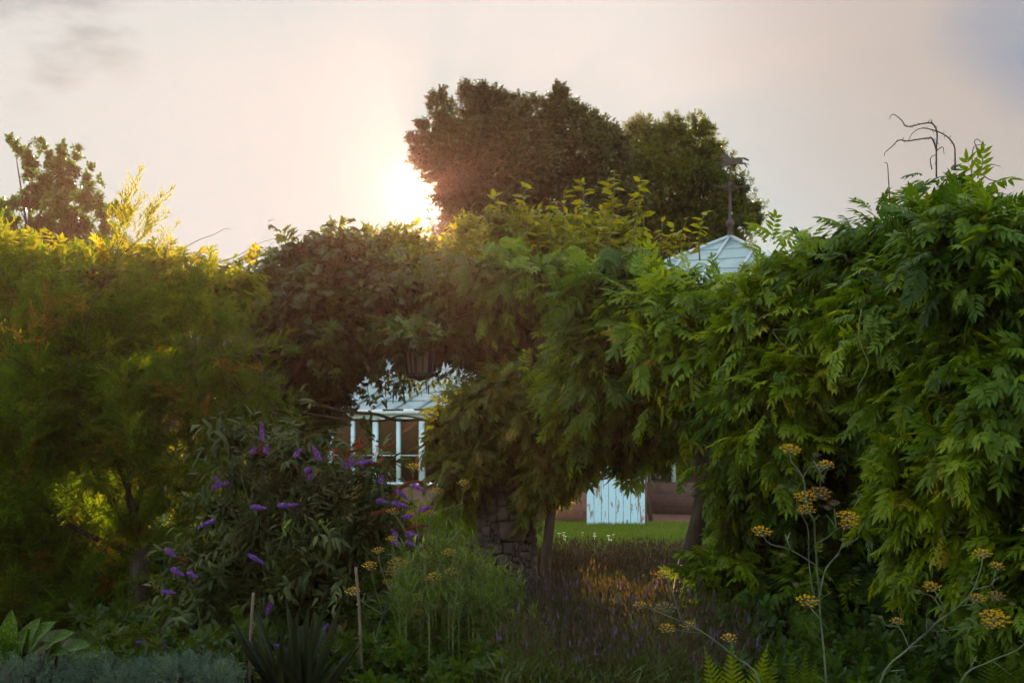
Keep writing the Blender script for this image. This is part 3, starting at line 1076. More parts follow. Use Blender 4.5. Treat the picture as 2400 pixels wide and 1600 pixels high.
# ================================================================ TREES
def sprigs(g, B, n, rng, tms, size, lo=.5, cull=.6, tint=.4, tv=.18, up=.35, cl=.3, back=.6, cscale=2.0, off=.5):
    p, nn, r = shell(B, n, rng, lo, cull, back)
    p = p - nn * size * off
    d = nrm(nn + np.array([0, 0, up]) + rng.normal(size=p.shape) * .5)
    rt = rot_from(d, nrm(nn * .4 + np.array([0, -.2, .9]) + rng.normal(size=p.shape) * .4))
    ti = tint + (clump(p, rng, cscale) - .5) * 2 * cl + rng.normal(size=len(p)) * tv
    w = rng.integers(0, len(tms), len(p))
    for q in range(len(tms)):
        k = w == q
        g.scatter(tms[q], p[k], rt[k], size * rng.uniform(.7, 1.3, k.sum()), ti[k])


def limbs(g, base, tips, r0, rng, split=.35):
    """Trunk from base, then limbs to every tip."""
    base = np.asarray(base, float)
    mid = np.mean(tips, 0)
    fork = base + (mid - base) * split
    fork[:2] = base[:2] + (mid[:2] - base[:2]) * split
    g.tube([base - np.array([0, 0, .1]), base + np.array([0, 0, .25]), base + (fork - base) * .5 + rng.normal(size=3) * .08, fork], [r0 * 1.35, r0, r0 * .88, r0 * .75], 10, 4)
    ctr = np.mean(tips, 0)
    for t in tips:
        t = ctr + (t - ctr) * .86
        m1 = fork + (t - fork) * .4 + rng.normal(size=3) * .12 * np.linalg.norm(t - fork) * .5 + np.array([0, 0, .12]) * np.linalg.norm(t - fork)
        g.tube([fork - np.array([0, 0, r0 * .5]), m1, t], [r0 * .45, r0 * .26, r0 * .04], 7, 5)


def spires(lst, Y, seed=1):
    """Small leading shoots standing above a crown, as elongated ellipsoids."""
    out = []
    for (x, y, w, h) in lst:
        c = P(x, y, Y)
        out.append((c[0], c[1], c[2], w * Y / F, w * Y / F, h * Y / F))
    return np.array(out)


def tree(name, B, base, r0, mat, label, seed, n, size, tms, tint=.4, sp=None, nsp=0, lo=.5, cl=.25, up=.35, cull=.6, group=None, cscale=2.0, lump=0):
    rng = np.random.default_rng(seed)
    B0 = B
    if lump:
        B = lumpy(B, rng, lump, (.35, .55), .92, .78)
    t = thing(name, base, label, 'tree', group)
    g = Geo()
    tips = B0[rng.choice(len(B0), min(len(B0), 14), replace=False), :3]
    limbs(g, base, tips, r0, rng)
    g.build('trunk', M['bark'], t)
    g = Geo()
    sprigs(g, B, n, rng, tms, size, lo, cull, tint, up=up, cl=cl, cscale=cscale)
    if lump:        # loose outer twigs that break up the outline
        sprigs(g, B0, 1500, rng, tms, size * .62, .95, .85, tint + .1, up=.5, cl=.15, off=-.45, back=.9)
    if sp is not None:
        sprigs(g, sp, nsp, rng, tms, size * .7, .1, .0, tint, up=.9, cl=.1, off=0.)
    g.build('crown', mat, t)
    return t


rs = np.random.default_rng(11)
SP_OAK = [sprig(rs, 11, .36, .55, .7) for _ in range(4)]
SP_ASH = [sprig(rs, 12, .40, .34, .85) for _ in range(4)]
SP_MAP = [sprig(rs, 8, .48, .75, .9) for _ in range(4)]

oakB = blobs([(1075, 330, 82), (1040, 280, 42), (1130, 270, 58), (1170, 320, 80), (1215, 285, 52), (1275, 310, 70), (1330, 300, 62), (1385, 340, 66), (1425, 390, 58), (1010, 365, 44), (1000, 330, 26), (1060, 420, 62),
              (1150, 420, 100), (1270, 430, 110), (1370, 450, 95), (1085, 490, 75), (1180, 530, 100), (1300, 550, 110), (1400, 540, 80), (1110, 590, 90), (1230, 640, 110), (1360, 640, 100), (1430, 470, 55), (1475, 480, 50), (1440, 385, 60), (1438, 345, 40), (1412, 322, 34), (1225, 340, 70), (1200, 380, 90), (1300, 500, 110), (1160, 480, 90)], 50, 1.1, 3, 1.6)
oakS = spires([(1015, 245, 9, 26), (1035, 235, 8, 24), (1092, 222, 12, 30), (1130, 222, 14, 26), (1160, 228, 8, 22), (1180, 236, 12, 22), (1215, 238, 10, 20), (1250, 246, 10, 18), (1311, 232, 17, 34), (1300, 262, 22, 24), (1345, 262, 13, 26), (1368, 272, 10, 20), (1392, 285, 9, 20), (1412, 302, 8, 22), (1436, 318, 9, 20), (968, 330, 10, 14), (975, 355, 10, 12), (990, 300, 12, 14), (1275, 255, 10, 16)], 49.5)
tree('evergreen_tree', oakB, (2.1, 51, 0), .38, M['oak'], 'tall dense dark evergreen tree the low sun glows behind, topped with small spires', 21, 18000, .35, SP_OAK, .42, oakS, 1900, .25, .2, lump=5)
ashB = blobs([(1500, 315, 34), (1490, 300, 18), (1545, 330, 52), (1585, 318, 40), (1630, 315, 36), (1650, 350, 34), (1605, 380, 72), (1530, 410, 80), (1650, 420, 60), (1690, 455, 50), (1600, 470, 90), (1500, 500, 80), (1700, 520, 52), (1735, 478, 26),
              (1755, 495, 26), (1770, 500, 20), (1735, 440, 22), (1710, 385, 16), (1700, 370, 12), (1690, 370, 14), (1640, 540, 90), (1560, 570, 100), (1715, 570, 40), (1745, 520, 20), (1470, 430, 60), (1465, 365, 46), (1690, 350, 12), (1770, 520, 14)], 55, 1.0, 5, 1.2)
ashB2 = ashB
tree('feathery_tree', ashB, (6.4, 56, 0), .32, M['ash'], 'loose light green tree right of the dark evergreen, behind the weather vane', 22, 5600, .42, SP_ASH, .45, None, 0, .10, .3, up=.15, lump=5)
mapB = blobs([(35, 340, 12), (22, 332, 9), (50, 355, 14), (65, 372, 15), (72, 385, 18), (100, 350, 14), (92, 335, 9), (115, 372, 20), (148, 345, 11), (145, 365, 15), (140, 395, 26), (185, 350, 9), (180, 372, 12), (170, 398, 18), (110, 430, 34), (160, 440, 30), (72, 410, 16), (58, 412, 9), (215, 396, 9), (205, 425, 17), (232, 425, 9), (212, 440, 14),
              (80, 470, 36), (140, 490, 44), (200, 470, 28), (226, 480, 22), (30, 480, 18), (10, 490, 20), (42, 470, 10), (100, 540, 46), (180, 540, 48), (245, 505, 22), (270, 490, 16), (250, 540, 28), (300, 495, 14), (288, 510, 16), (25, 530, 34), (60, 590, 44), (150, 600, 50), (230, 590, 40), (280, 560, 22), (300, 600, 26), (-40, 520, 40), (-30, 580, 60)], 32, 1.0, 7, .7)
tree('maple_tree', mapB, (-10.4, 32.5, 0), .16, M['maple'], 'pointed open crowned tree at the far left, sky showing between its leaves', 23, 2500, .20, SP_MAP, .4, None, 0, .1, .25)
# hedge trees beyond the glasshouse
SP_H = [sprig(rs, 10, .42, .5, .85) for _ in range(3)]
hd = [('broad low tree at the back, left of the greenhouse, below the small pointed tree', (360, 1000, 170, 44), (560, 1010, 180, 44)),
      ('round leafy tree standing behind the milky greenhouse roof', (860, 690, 130, 46), (1000, 690, 150, 46)),
      ('bushy tree below the tall dark evergreen at its foot', (1150, 850, 190, 45), (1330, 840, 190, 45)),
      ('low tree behind the glass pavilion, right of its point', (1560, 830, 180, 47), (1720, 800, 150, 47)),
      ('broad tree at the back behind the large wisteria on the right', (1900, 880, 180, 46), (2150, 880, 190, 46)),
      ('dark leafy tree closing the far left edge behind the tamarisk', (-80, 1000, 200, 42), (150, 1010, 180, 42))]
for i, (lab, a, b) in enumerate(hd):
    rng = np.random.default_rng(70 + i)
    l = []
    for q in range(16):
        u = rng.random()
        c = [a[j] + (b[j] - a[j]) * u for j in range(4)]
        l.append((c[0] + rng.uniform(-.6, .6) * c[2], c[1] + rng.uniform(-.35, 1.0) * c[2], c[2] * rng.uniform(.3, .55), c[3] + rng.uniform(-1.2, 1.2)))
    B = blobs(l)
    B[:, 2] = np.maximum(B[:, 2], .3)
    tree('garden_tree', B, (float(B[:, 0].mean()), float(B[:, 1].mean()), 0), .16, M['hedge'], lab, 80 + i, 3600, .48, SP_H, .35, group='trees at the back of the garden', lo=.3)

# ================================================================ PERGOLA, LANTERN, PILLAR
pg = thing('timber_pergola', (-1.5, 14.2, 0), 'weathered timber pergola almost buried under the climbers', 'pergola')
posts = [(-2.9, 14.8), (-2.9, 15.9), (-.25, 15.9), (4.6, 13.9), (6.2, 10.2)]
for (x, y) in posts:
    g = Geo()
    g.box((x, y, 1.27), (.13, .13, 2.54), bevel=.012)
    g.build('post', M['timber'], pg)
PX, PY = P(1187, 1300, 14.0)[:2]
for a, b in (((-3.4, 14.8), (PX, PY + .3)), ((PX, PY + .3), (3.2, 12.9)), ((3.2, 12.9), (7.0, 9.7)), ((-3.4, 15.9), (-.25, 15.9)), ((-.25, 15.9), (4.6, 13.9))):
    g = Geo()
    g.beam((a[0], a[1], 2.62), (b[0], b[1], 2.62), .09, .15)
    g.build('beam', M['timber'], pg)
for i in range(7):
    x = -3.1 + i * .48
    g = Geo()
    g.beam((x, 14.75, 2.745), (x, 16.3, 2.745), .06, .10)
    g.build('rafter', M['timber'], pg)

pl = thing('stone_pillar', (PX, PY, 0), 'rough rubble stone pillar under the drooping golden green wisteria', 'pillar')
rng = np.random.default_rng(31)
g = Geo()
g.box((PX, PY, 1.06), (.435, .435, 2.12), bevel=.03)
core = g.build('mortar_core', M['mortar'], pl)
g = Geo()


def stone(g, c, size, rng):
    """An irregular rounded stone block."""
    n = 5
    u = np.linspace(-1, 1, n)
    V, Fc, idx = [], [], {}
    for ax in range(3):
        for sg in (-1, 1):
            for i in range(n):
                for j in range(n):
                    p = [0, 0, 0]
                    p[ax] = sg
                    p[(ax + 1) % 3], p[(ax + 2) % 3] = u[i], u[j]
                    key = tuple(np.round(p, 3))
                    if key not in idx:
                        idx[key] = len(V)
                        V.append(p)
            for i in range(n - 1):
                for j in range(n - 1):
                    q = []
                    for (a, b) in ((i, j), (i + 1, j), (i + 1, j + 1), (i, j + 1)):
                        p = [0, 0, 0]
                        p[ax] = sg
                        p[(ax + 1) % 3], p[(ax + 2) % 3] = u[a], u[b]
                        q.append(idx[tuple(np.round(p, 3))])
                    Fc.append(tuple(q) if sg > 0 else tuple(q[::-1]))
    V = np.array(V, float)
    r = np.linalg.norm(V, axis=1, keepdims=True)
    V = V * .72 + V / r * .36
    V += (np.cos(V @ rng.normal(size=(3, 3)) * 2.3 + rng.uniform(0, 6, 3)) * .09)
    V = V * (np.array(size) / 2)
    rz = rng.uniform(-.12, .12)
    ca, sa = math.cos(rz), math.sin(rz)
    V = V @ np.array([[ca, sa, 0], [-sa, ca, 0], [0, 0, 1]])
    g.raw(V + np.array(c), Fc)


for fx in range(4):                     # rubble: each face packed with its own uneven stones
    an = fx * math.pi / 2
    top = np.zeros(16)                  # height reached in every 3 cm column of the face
    wd = .49
    for _ in range(400):
        j = int(np.argmin(top + rng.random(16) * .01))
        if top[j] > 2.06:
            break
        k = 1
        want = rng.integers(2, 9)
        while k < want and j + k < 16 and abs(top[j + k] - top[j]) < .03:
            k += 1
        w = k * wd / 16
        h = float(np.clip(rng.uniform(.45, 1.0) * max(w, .07) + .02, .045, .20))
        z0 = float(top[j:j + k].max())
        c = np.array([-wd / 2 + (j + k / 2) * wd / 16, -wd / 2 + .035 + rng.uniform(-.016, .016) - (.03 if z0 < .2 else 0), z0 + h / 2])
        cc = np.array([c[0] * math.cos(an) - c[1] * math.sin(an), c[0] * math.sin(an) + c[1] * math.cos(an), c[2]])
        sz = (w * .97, .15, h * .97) if fx % 2 == 0 else (.15, w * .97, h * .97)
        stone(g, cc + np.array([PX, PY, 0]), sz, rng)
        top[j:j + k] = z0 + h
g.build('stonework', M['stone'], pl)

lc = P(985, 838, 13.75)
ln = thing('hanging_lantern', lc, 'old hexagonal lantern with amber panes hanging among the climber leaves', 'lantern')
zb, ztp = lc[2] - .165, lc[2] + .17
rb, rt_ = .125, .170


def hexp(r, z, i):
    a = math.pi / 3 * i + .26
    return np.array([lc[0] + r * math.cos(a), lc[1] + r * math.sin(a), z])


g = Geo()
for i in range(6):
    g.beam(hexp(rb, zb, i), hexp(rt_, ztp, i), .022, .022)
    g.beam(hexp(rb, zb, i), hexp(rb, zb, i + 1), .03, .03)
    g.beam(hexp(rt_, ztp, i), hexp(rt_, ztp, i + 1), .026, .03)
    f = .68
    g.beam(hexp(rb + (rt_ - rb) * f, zb + (ztp - zb) * f, i), hexp(rb + (rt_ - rb) * f, zb + (ztp - zb) * f, i + 1), .012, .012)
    m0 = (hexp(rb, zb, i) + hexp(rb, zb, i + 1)) / 2
    m1 = (hexp(rt_, ztp, i) + hexp(rt_, ztp, i + 1)) / 2
    g.beam(m0, m1, .010, .010)
g.lathe((lc[0], lc[1], zb - .03), [(.02, -.03), (.11, 0), (rb + .012, .02)], 6)
g.build('frame', M['black_iron'], ln, smooth=False)
for i in range(6):
    g = Geo()
    k_ = .95
    q = [hexp(rb * k_, zb, i), hexp(rb * k_, zb, i + 1), hexp(rt_ * k_, ztp, i + 1), hexp(rt_ * k_, ztp, i)]
    g.raw(q, [(0, 1, 2, 3)])
    g.build('pane', M['lamp_glass'], ln)
g = Geo()
g.lathe((lc[0], lc[1], ztp), [(rt_ + .03, 0), (rt_ + .02, .03), (.10, .10), (.05, .15), (.06, .17), (.03, .21), (.012, .23)], 6)
g.build('cap', M['black_iron'], ln, smooth=False)
g = Geo()
g.tube([(lc[0], lc[1], ztp + .22), (lc[0], lc[1] + .05, 2.86), (lc[0], lc[1] + .9, 2.84)], .009, 6, 3)
g.build('hook', M['black_iron'], ln)

# ================================================================ CLIMBERS
rw = np.random.default_rng(41)
CW = [compound(rw, 4 + i % 4, .40 + .02 * (i % 3), .32 + .02 * (i % 3), .15 + .09 * (i % 4), .2 + .12 * (i % 3)) for i in range(9)]
CG = [compound(rw, 6, .40, .33, .40, .55) for _ in range(4)]


def pal(rng, n=5, ll=.66, w=.40):
    """A five-fingered leaf one unit across (climber at the left)."""
    parts = []
    for i in range(n):
        a = R(-70 + 140 * i / (n - 1) + rng.uniform(-8, 8))
        parts.append(placed(leaf(w, .1, .15), (0, .3, 0), (math.sin(a), math.cos(a), -.25 + rng.uniform(-.15, .15)), (0, 0, 1), ll * rng.uniform(.85, 1.1), rng.uniform(-.05, .05)))
    parts.append(([(-.01, 0, 0), (.01, 0, 0), (0, .32, 0)], [(0, 1, 2)], 0.))
    return tmpl(parts)


CP = [pal(rw) for _ in range(4)]
SPL = [tmpl([placed(leaf(.5, .12, .15), (0, 0, 0), (0, 1, -.1), (0, 0, 1), 1.0)])]


def vine_tubes(g, B, rng, n, r=.02, root=None):
    """Twisting stems running through a canopy from its root."""
    for i in range(n):
        a = B[rng.integers(len(B)), :3]
        near = np.argsort(np.linalg.norm(B[:, :3] - a, axis=1))[1:6]
        b = B[rng.choice(near), :3] if root is None else B[rng.integers(len(B)), :3]
        if root is not None:
            a = np.asarray(root, float)
        m = [a + (b - a) * t + rng.normal(size=3) * .10 * (0 < t < 1) for t in (0, .25, .5, .75, 1)]
        g.tube(m, [r, r * .85, r * .7, r * .5, r * .2], 6, 4)


def climber(name, B, base, label, cat, mat, tms, n, m, L, size, seed, tint=.4, droop=.5, roots=None, tv=.15, cl=.3, lo=.5, cull=.62, inner=0, group=None, back=.45, tip=.22, updir=.12, out=.45, lmp=(7, (.34, .52), .80)):
    rng = np.random.default_rng(seed)
    t = thing(name, base, label, cat, group)
    g = Geo()
    B0 = B
    B = lumpy(B, rng, *lmp)
    p, nn, r = shell(B, n, rng, lo, cull, back)
    leafy_shoots(g, tms, p, nn, rng, m, L, size, droop, out, tint, tv, tip, updir, cl)
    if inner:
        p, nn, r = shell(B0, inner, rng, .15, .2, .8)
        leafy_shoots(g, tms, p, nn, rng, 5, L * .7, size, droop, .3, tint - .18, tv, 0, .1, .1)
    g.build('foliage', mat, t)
    g = Geo()
    if roots is not None:
        for rt in roots:
            gr = Geo()
            gr.tube(rt[0], rt[1], 9, 5)
            gr.build('main_stem', M['vine_bark'], t)
    for _ in range(12):
        g = Geo()
        vine_tubes(g, B0, rng, 1, .016)
        g.build('stem', M['vine_bark'], t)
    return t


# right: the great wisteria
def yA(px):
    return 11.0 - 3.0 * min(max((px - 1720) / 680.0, -.1), 1.1)


la = [(1785, 705, 66), (1850, 665, 58), (1905, 602, 62), (1965, 590, 66), (2030, 575, 62), (2100, 595, 70), (2165, 560, 60), (2195, 500, 44), (2225, 530, 56), (2290, 560, 60), (2380, 520, 60), (2440, 510, 60), (2340, 560, 110), (2230, 590, 120), (2090, 640, 130), (1950, 680, 120),
      (1830, 740, 100), (1745, 800, 60), (1930, 1150, 80, 11), (1960, 1270, 90, 11), (1920, 1390, 90, 11), (2050, 1340, 100, 11), (2060, 1480, 90, 10.8), (1910, 1500, 70, 10.6), (2180, 1450, 100, 10), (2420, 680, 150), (2270, 740, 150), (2110, 800, 150), (1950, 850, 130), (1820, 880, 100), (1760, 940, 80), (2370, 880, 150), (2230, 930, 140), (2080, 990, 110), (1950, 990, 100), (1850, 1010, 80), (2420, 1050, 130), (2280, 1110, 130), (2160, 1120, 90),
      (1790, 1080, 80), (1740, 1160, 60), (1800, 1190, 70), (1770, 1280, 80), (1700, 1330, 60), (1750, 1400, 90), (1690, 1450, 60), (1790, 1490, 80), (2190, 1220, 90), (2300, 1240, 110), (2410, 1230, 110), (2420, 1380, 100), (2480, 900, 160), (2500, 1250, 150), (2250, 1330, 70), (2600, 640, 160), (2650, 880, 170), (2620, 1150, 170), (2560, 1400, 150)]
aB = blobs([(b[0], b[1], b[2], b[3] if len(b) > 3 else yA(b[0]) + .9 * min(max((b[1] - 800) / 200, 0), 1) * (1.2 if 1860 < b[0] < 2160 else .35)) for b in la], None, 1.25, 9, .5)
aB[:, 1] = np.maximum(aB[:, 1], 8.35)
ca = P(2200, 1300, 10.2)
tA = climber('wisteria_climber', aB, (ca[0], 10.2, 0), 'huge bright green wisteria mounded over the right side of the garden, bare tendrils on top', 'climbing plant', M['wisteria'], CW, 3200, 8, .38, .225, 51, .38, .55, cl=.28, cull=.66, lo=.55, inner=260, updir=-.05, lmp=(6, (.30, .60), .92),
             roots=[([(ca[0], 10.3, -.1), (ca[0] + .05, 10.35, .9), (ca[0] - .1, 10.3, 1.8), (ca[0] + .2, 10.2, 2.6)], [.05, .045, .04, .03]), ([(ca[0] + 1.0, 9.6, -.1), (ca[0] + .9, 9.6, 1.1), (ca[0] + 1.2, 9.5, 2.4)], [.06, .05, .04])])


def tendril(pts, o, Y, parent, r0=.009, mat='tendril', buds=True, seed=0, sx=2.851, ox=1700, oy=250):
    rng = np.random.default_rng(seed)
    g = Geo()
    Ys = np.broadcast_to(np.asarray(Y, float), (len(pts),))
    pp = np.array([P(ox + x / sx, oy + y / sx, yy) for (x, y), yy in zip(pts, Ys)])
    g.tube(pp, np.linspace(r0, r0 * .35, len(pp)), 6, 5)
    if buds:
        q, _ = catmull(pp, np.zeros(len(pp)), 5)
        for i in range(1, int(len(q) * .7)):
            d = nrm(rng.normal(size=3))
            g.tube([q[i], q[i] + d * rng.uniform(.010, .028)], [.003, .0012], 4, 1)
    return g.build('tendril', M[mat], parent)


T = [[(1410, 470), (1410, 290), (1415, 180), (1390, 120), (1340, 110), (1250, 130), (1205, 130), (1178, 92), (1130, 55), (1105, 60), (1098, 85)],
     [(1535, 420), (1535, 340), (1528, 260), (1480, 200), (1400, 160), (1310, 145), (1250, 178), (1225, 225)],
     [(1410, 290), (1390, 230), (1360, 210), (1220, 230), (1160, 225), (1110, 270), (1065, 310), (1066, 332)],
     [(1645, 500), (1652, 300), (1680, 258), (1742, 257)],
     [(1685, 480), (1720, 370), (1690, 290), (1665, 240), (1680, 218), (1710, 240), (1715, 300)],
     [(1690, 450), (1740, 395), (1790, 388), (1842, 402)], [(1700, 440), (1760, 485), (1810, 495), (1880, 490)],
     [(1100, 640), (1090, 480), (1082, 385), (1058, 373)], [(1380, 420), (1370, 350), (1400, 320)], [(1405, 300), (1450, 270), (1462, 320)]]
for i, t_ in enumerate(T):
    tendril(t_, None, 8.9, tA, .0055 if i < 3 else .004, 'tendril', i < 3, i)
for i, t_ in enumerate([[(1000, 80), (980, 250), (1010, 370), (1050, 470), (1030, 550), (985, 630), (975, 685), (1012, 655)], [(610, 430), (480, 380), (400, 310), (350, 240), (380, 225), (460, 230)], [(1960, 490), (2050, 560), (2130, 640), (2195, 760)]]):
    tendril(t_, None, yA(2000 if i != 1 else 1850) - (1.25 if i == 0 else 1.0), tA, .0038, 'pale_tendril', False, i, 3.136, 1700, 700)

# middle right wisteria, its trunk leaning by the gravel
lf = [(1385, 700, 46), (1450, 705, 50), (1520, 742, 45), (1585, 745, 45), (1650, 750, 45), (1420, 740, 60), (1510, 720, 65), (1600, 765, 55), (1690, 770, 50), (1370, 850, 60), (1420, 815, 60), (1480, 790, 65), (1560, 790, 65), (1640, 810, 65), (1710, 820, 65), (1360, 910, 50), (1420, 880, 75), (1520, 870, 85), (1630, 870, 90),
      (1720, 880, 80), (1350, 960, 55), (1420, 950, 80), (1520, 960, 90), (1640, 970, 80), (1370, 1015, 55), (1440, 1020, 60), (1510, 1035, 60), (1570, 1040, 50), (1620, 1020, 45), (1400, 1060, 36), (1475, 1080, 40)]
lf = [(x, y - (70 if y > 940 else 10), r) for x, y, r in lf]
fB = blobs([(x, y, r, 12.5 - (x - 1350) / 370 * 1.5 + 1.5 * min(max((y - 830) / 130, 0), 1)) for x, y, r in lf], None, 1.2, 12, .35)
cf = P(1612, 1300, 11.6)
climber('wisteria_climber', fB, (cf[0], 11.6, 0), 'green wisteria in the middle of the garden arching over the white plank door', 'climbing plant', M['wisteria'], CW, 1300, 8, .42, .27, 52, .38, .55, cull=.66, inner=160,
        roots=[([(cf[0] - .10, 11.6, -.1), (cf[0] - .02, 11.6, .55), (cf[0] + .10, 11.65, 1.0), (cf[0] + .12, 11.7, 1.5), (cf[0] - .2, 11.8, 2.4)], [.085, .075, .068, .06, .04])])

# umbrella of golden wisteria round the stone pillar
lb = [(1040, 990, 42), (1090, 955, 48), (1150, 925, 48), (1215, 915, 46), (1275, 925, 46), (1325, 960, 44), (1060, 1040, 42), (1120, 985, 50), (1190, 962, 52), (1260, 1000, 60), (1320, 1020, 45), (1050, 1085, 30), (1100, 1075, 40),  (1285, 1080, 46), (1330, 1070, 36), (1240, 1125, 32), (1290, 1105, 34), (1065, 1110, 18)]
lb = [(x, y - 40, r * .8) if 1110 < x < 1262 and y > 1030 and r > 35 else (x, y, r) for x, y, r in lb]
lb = [(x + (26 if x < 1130 else 8), y - (4 if x > 1130 or y > 1030 else -16), r) for x, y, r in lb]
bB = blobs(lb, 13.7, 1.0, 14, .18)
cb_ = P(1268, 1330, 13.55)
cb_[0] += .05
climber('wisteria_climber', bB, (cb_[0], 13.55, 0), 'drooping golden green wisteria umbrella capping the rough stone pillar', 'climbing plant', M['wisteria_gold'], CG, 620, 8, .30, .225, 53, .42, .65, cull=.7, inner=60, cl=.25, tip=.25,
        roots=[([(cb_[0] - .03, 13.55, -.1), (cb_[0] + .0, 13.55, .5), (cb_[0] + .055, 13.6, 1.1), (cb_[0] + .02, 13.62, 1.6), (cb_[0] - .15, 13.7, 2.2)], [.060, .050, .046, .042, .035])])

# upper middle canopy on the pergola
lu = [(1020, 700, 60), (1090, 690, 70), (1170, 680, 70), (1250, 670, 65), (1330, 680, 60), (1060, 735, 58), (1130, 755, 72), (1220, 770, 80), (1310, 770, 66), (1110, 805, 40), (1170, 815, 44), (1240, 820, 48), (1310, 815, 46), (1015, 740, 46), (1375, 745, 50), (960, 720, 50)]
lu = [(x, y - (48 if y > 790 else 10), r) for x, y, r in lu]
uB = blobs([(x, y, r, 14.2 + 1.0 * min(max((y - 700) / 90, 0), 1)) for x, y, r in lu], None, 1.2, 15, .3)
climber('wisteria_climber', uB, (-.05, 15.7, 0), 'grey green wisteria canopy above the golden umbrella, right of the lantern', 'climbing plant', M['wisteria'], CG, 760, 8, .40, .27, 54, .36, .75, inner=80, cull=.66,
        roots=[([(-.05, 15.7, -.1), (-.08, 15.7, 1.2), (.1, 15.5, 2.5)], [.06, .05, .04])])
# seed pods hanging under it
par = [o for o in COL.objects if o.name.startswith('wisteria_climber')][-1]
rng = np.random.default_rng(8)
for i in range(26):
    q = P(rng.uniform(1120, 1310) if i > 9 else rng.uniform(880, 1010), rng.uniform(860, 890) if i > 9 else rng.uniform(885, 905), 14.2 + rng.uniform(-.3, .3))
    g = Geo()
    h = rng.uniform(.10, .19)
    g.tube([q, q - np.array([0, 0, h * .3]), q - np.array([rng.uniform(-.01, .01), 0, h])], [.003, .010, .004], 6, 4)
    g.build('seed_pod', M['climber'], par)

# tall leafy shrub with upright shoots behind
rng = np.random.default_rng(61)
le = [(900, 600, 55), (950, 590, 50), (960, 650, 60), (1010, 640, 60), (1080, 620, 55), (1150, 610, 52), (1220, 615, 52), (1290, 610, 50), (1350, 615, 46), (1410, 610, 46), (1465, 635, 40), (1100, 560, 36), (1180, 545, 40), (1250, 550, 40), (1320, 560, 38), (1390, 550, 36), (1450, 570, 34), (1020, 700, 60), (1150, 690, 70), (1300, 690, 70), (1450, 690, 70), (1540, 710, 50)]
eB = blobs(le, 17.0, 1.1, 16, .5)
te = thing('tall_shrub', (-.05, 17.2, 0), 'tall yellow green shrub whose upright leafy shoots stand out against the dark evergreen', 'shrub')
g = Geo()
p, nn, r = shell(eB, 2300, rng, .5, .62, .45)
leafy_shoots(g, SPL, p, nn, rng, 9, .36, .125, .25, .35, .45, .15, .2, .7, .25)
g.build('foliage', M['shoot'], te)
g = Geo()
g.tube([(-.05, 17.2, -.1), (.0, 17.2, 1.2), (.1, 17.2, 2.6), (.4, 17.1, 3.4)], [.07, .06, .05, .03], 8, 4)
vine_tubes(g, eB, rng, 20, .018)
g.build('stem', M['vine_bark'], te)
SHT = [(1168, 545, 1160, 455), (1210, 560, 1232, 438), (1228, 520, 1222, 470), (1300, 560, 1290, 462), (1320, 540, 1322, 450), (1372, 560, 1368, 432), (1420, 570, 1440, 400), (1438, 500, 1432, 430), (1480, 560, 1500, 425), (1505, 520, 1492, 460), (1545, 560, 1552, 520), (1600, 560, 1612, 510), (1640, 570, 1650, 500), (1120, 570, 1115, 520), (1260, 560, 1262, 500), (1400, 560, 1398, 520), (1570, 570, 1580, 530), (1345, 570, 1344, 505)]
for (x0, y0, x1, y1) in SHT:
    a, b = P(x0, y0 + 40, 16.8), P(x1, y1, 16.6)
    m = (a + b) / 2 + np.array([rng.uniform(-.05, .05), rng.uniform(-.05, .05), 0])
    g = Geo()
    g.tube([a, m, b], [.011, .008, .004], 5, 5)
    q, _ = catmull([a, m, b], np.zeros(3), 10)
    nl = int(np.linalg.norm(b - a) / .026)
    idx = rng.integers(3, len(q), nl)
    tt = idx / len(q)
    az = rng.uniform(0, 6.28, nl)
    d = nrm(np.stack([np.cos(az), np.sin(az), rng.uniform(-.35, .55, nl) + .4 * (tt > .85)], 1))
    up = nrm(np.stack([rng.normal(size=nl) * .5, rng.normal(size=nl) * .5, np.ones(nl)], 1))
    sh = g.build('upright_shoot', M['green_stem'], te)
    g = Geo()
    g.scatter(SPL[0], q[idx], rot_from(d, up), rng.uniform(.10, .17, nl), .85 + rng.normal(size=nl) * .15)
    g.build('leaves', M['shoot'], sh)

# dark climber left of the lantern
lcm = [(590, 650, 40), (640, 640, 45), (560, 690, 40), (700, 615, 48), (740, 590, 36), (780, 575, 34), (820, 590, 42), (860, 595, 45), (620, 710, 60), (690, 690, 70), (770, 660, 75), (850, 660, 75), (910, 650, 60), (590, 780, 60), (670, 780, 80), (760, 750, 90), (850, 750, 90), (930, 740, 60), (960, 780, 45), (620, 850, 66), (710, 850, 80), (800, 840, 76), (855, 812, 55), (930, 800, 40),
       (650, 920, 66), (730, 930, 76), (768, 905, 48), (680, 990, 60), (730, 985, 52), (765, 945, 40), (650, 1050, 60), (710, 1040, 46), (800, 865, 36), (965, 775, 34, 13.5), (1000, 768, 30, 13.5), (1030, 772, 30, 13.7), (925, 780, 30, 13.6), (760, 1000, 26), (640, 1000, 50), (590, 920, 50), (600, 1000, 50), (560, 840, 45)]
cB = blobs([(b[0], b[1], b[2], b[3] if len(b) > 3 else 14.4 + .9 * min(max((b[1] - 740) / 120, 0), 1)) for b in lcm], None, 1.15, 17, .4)
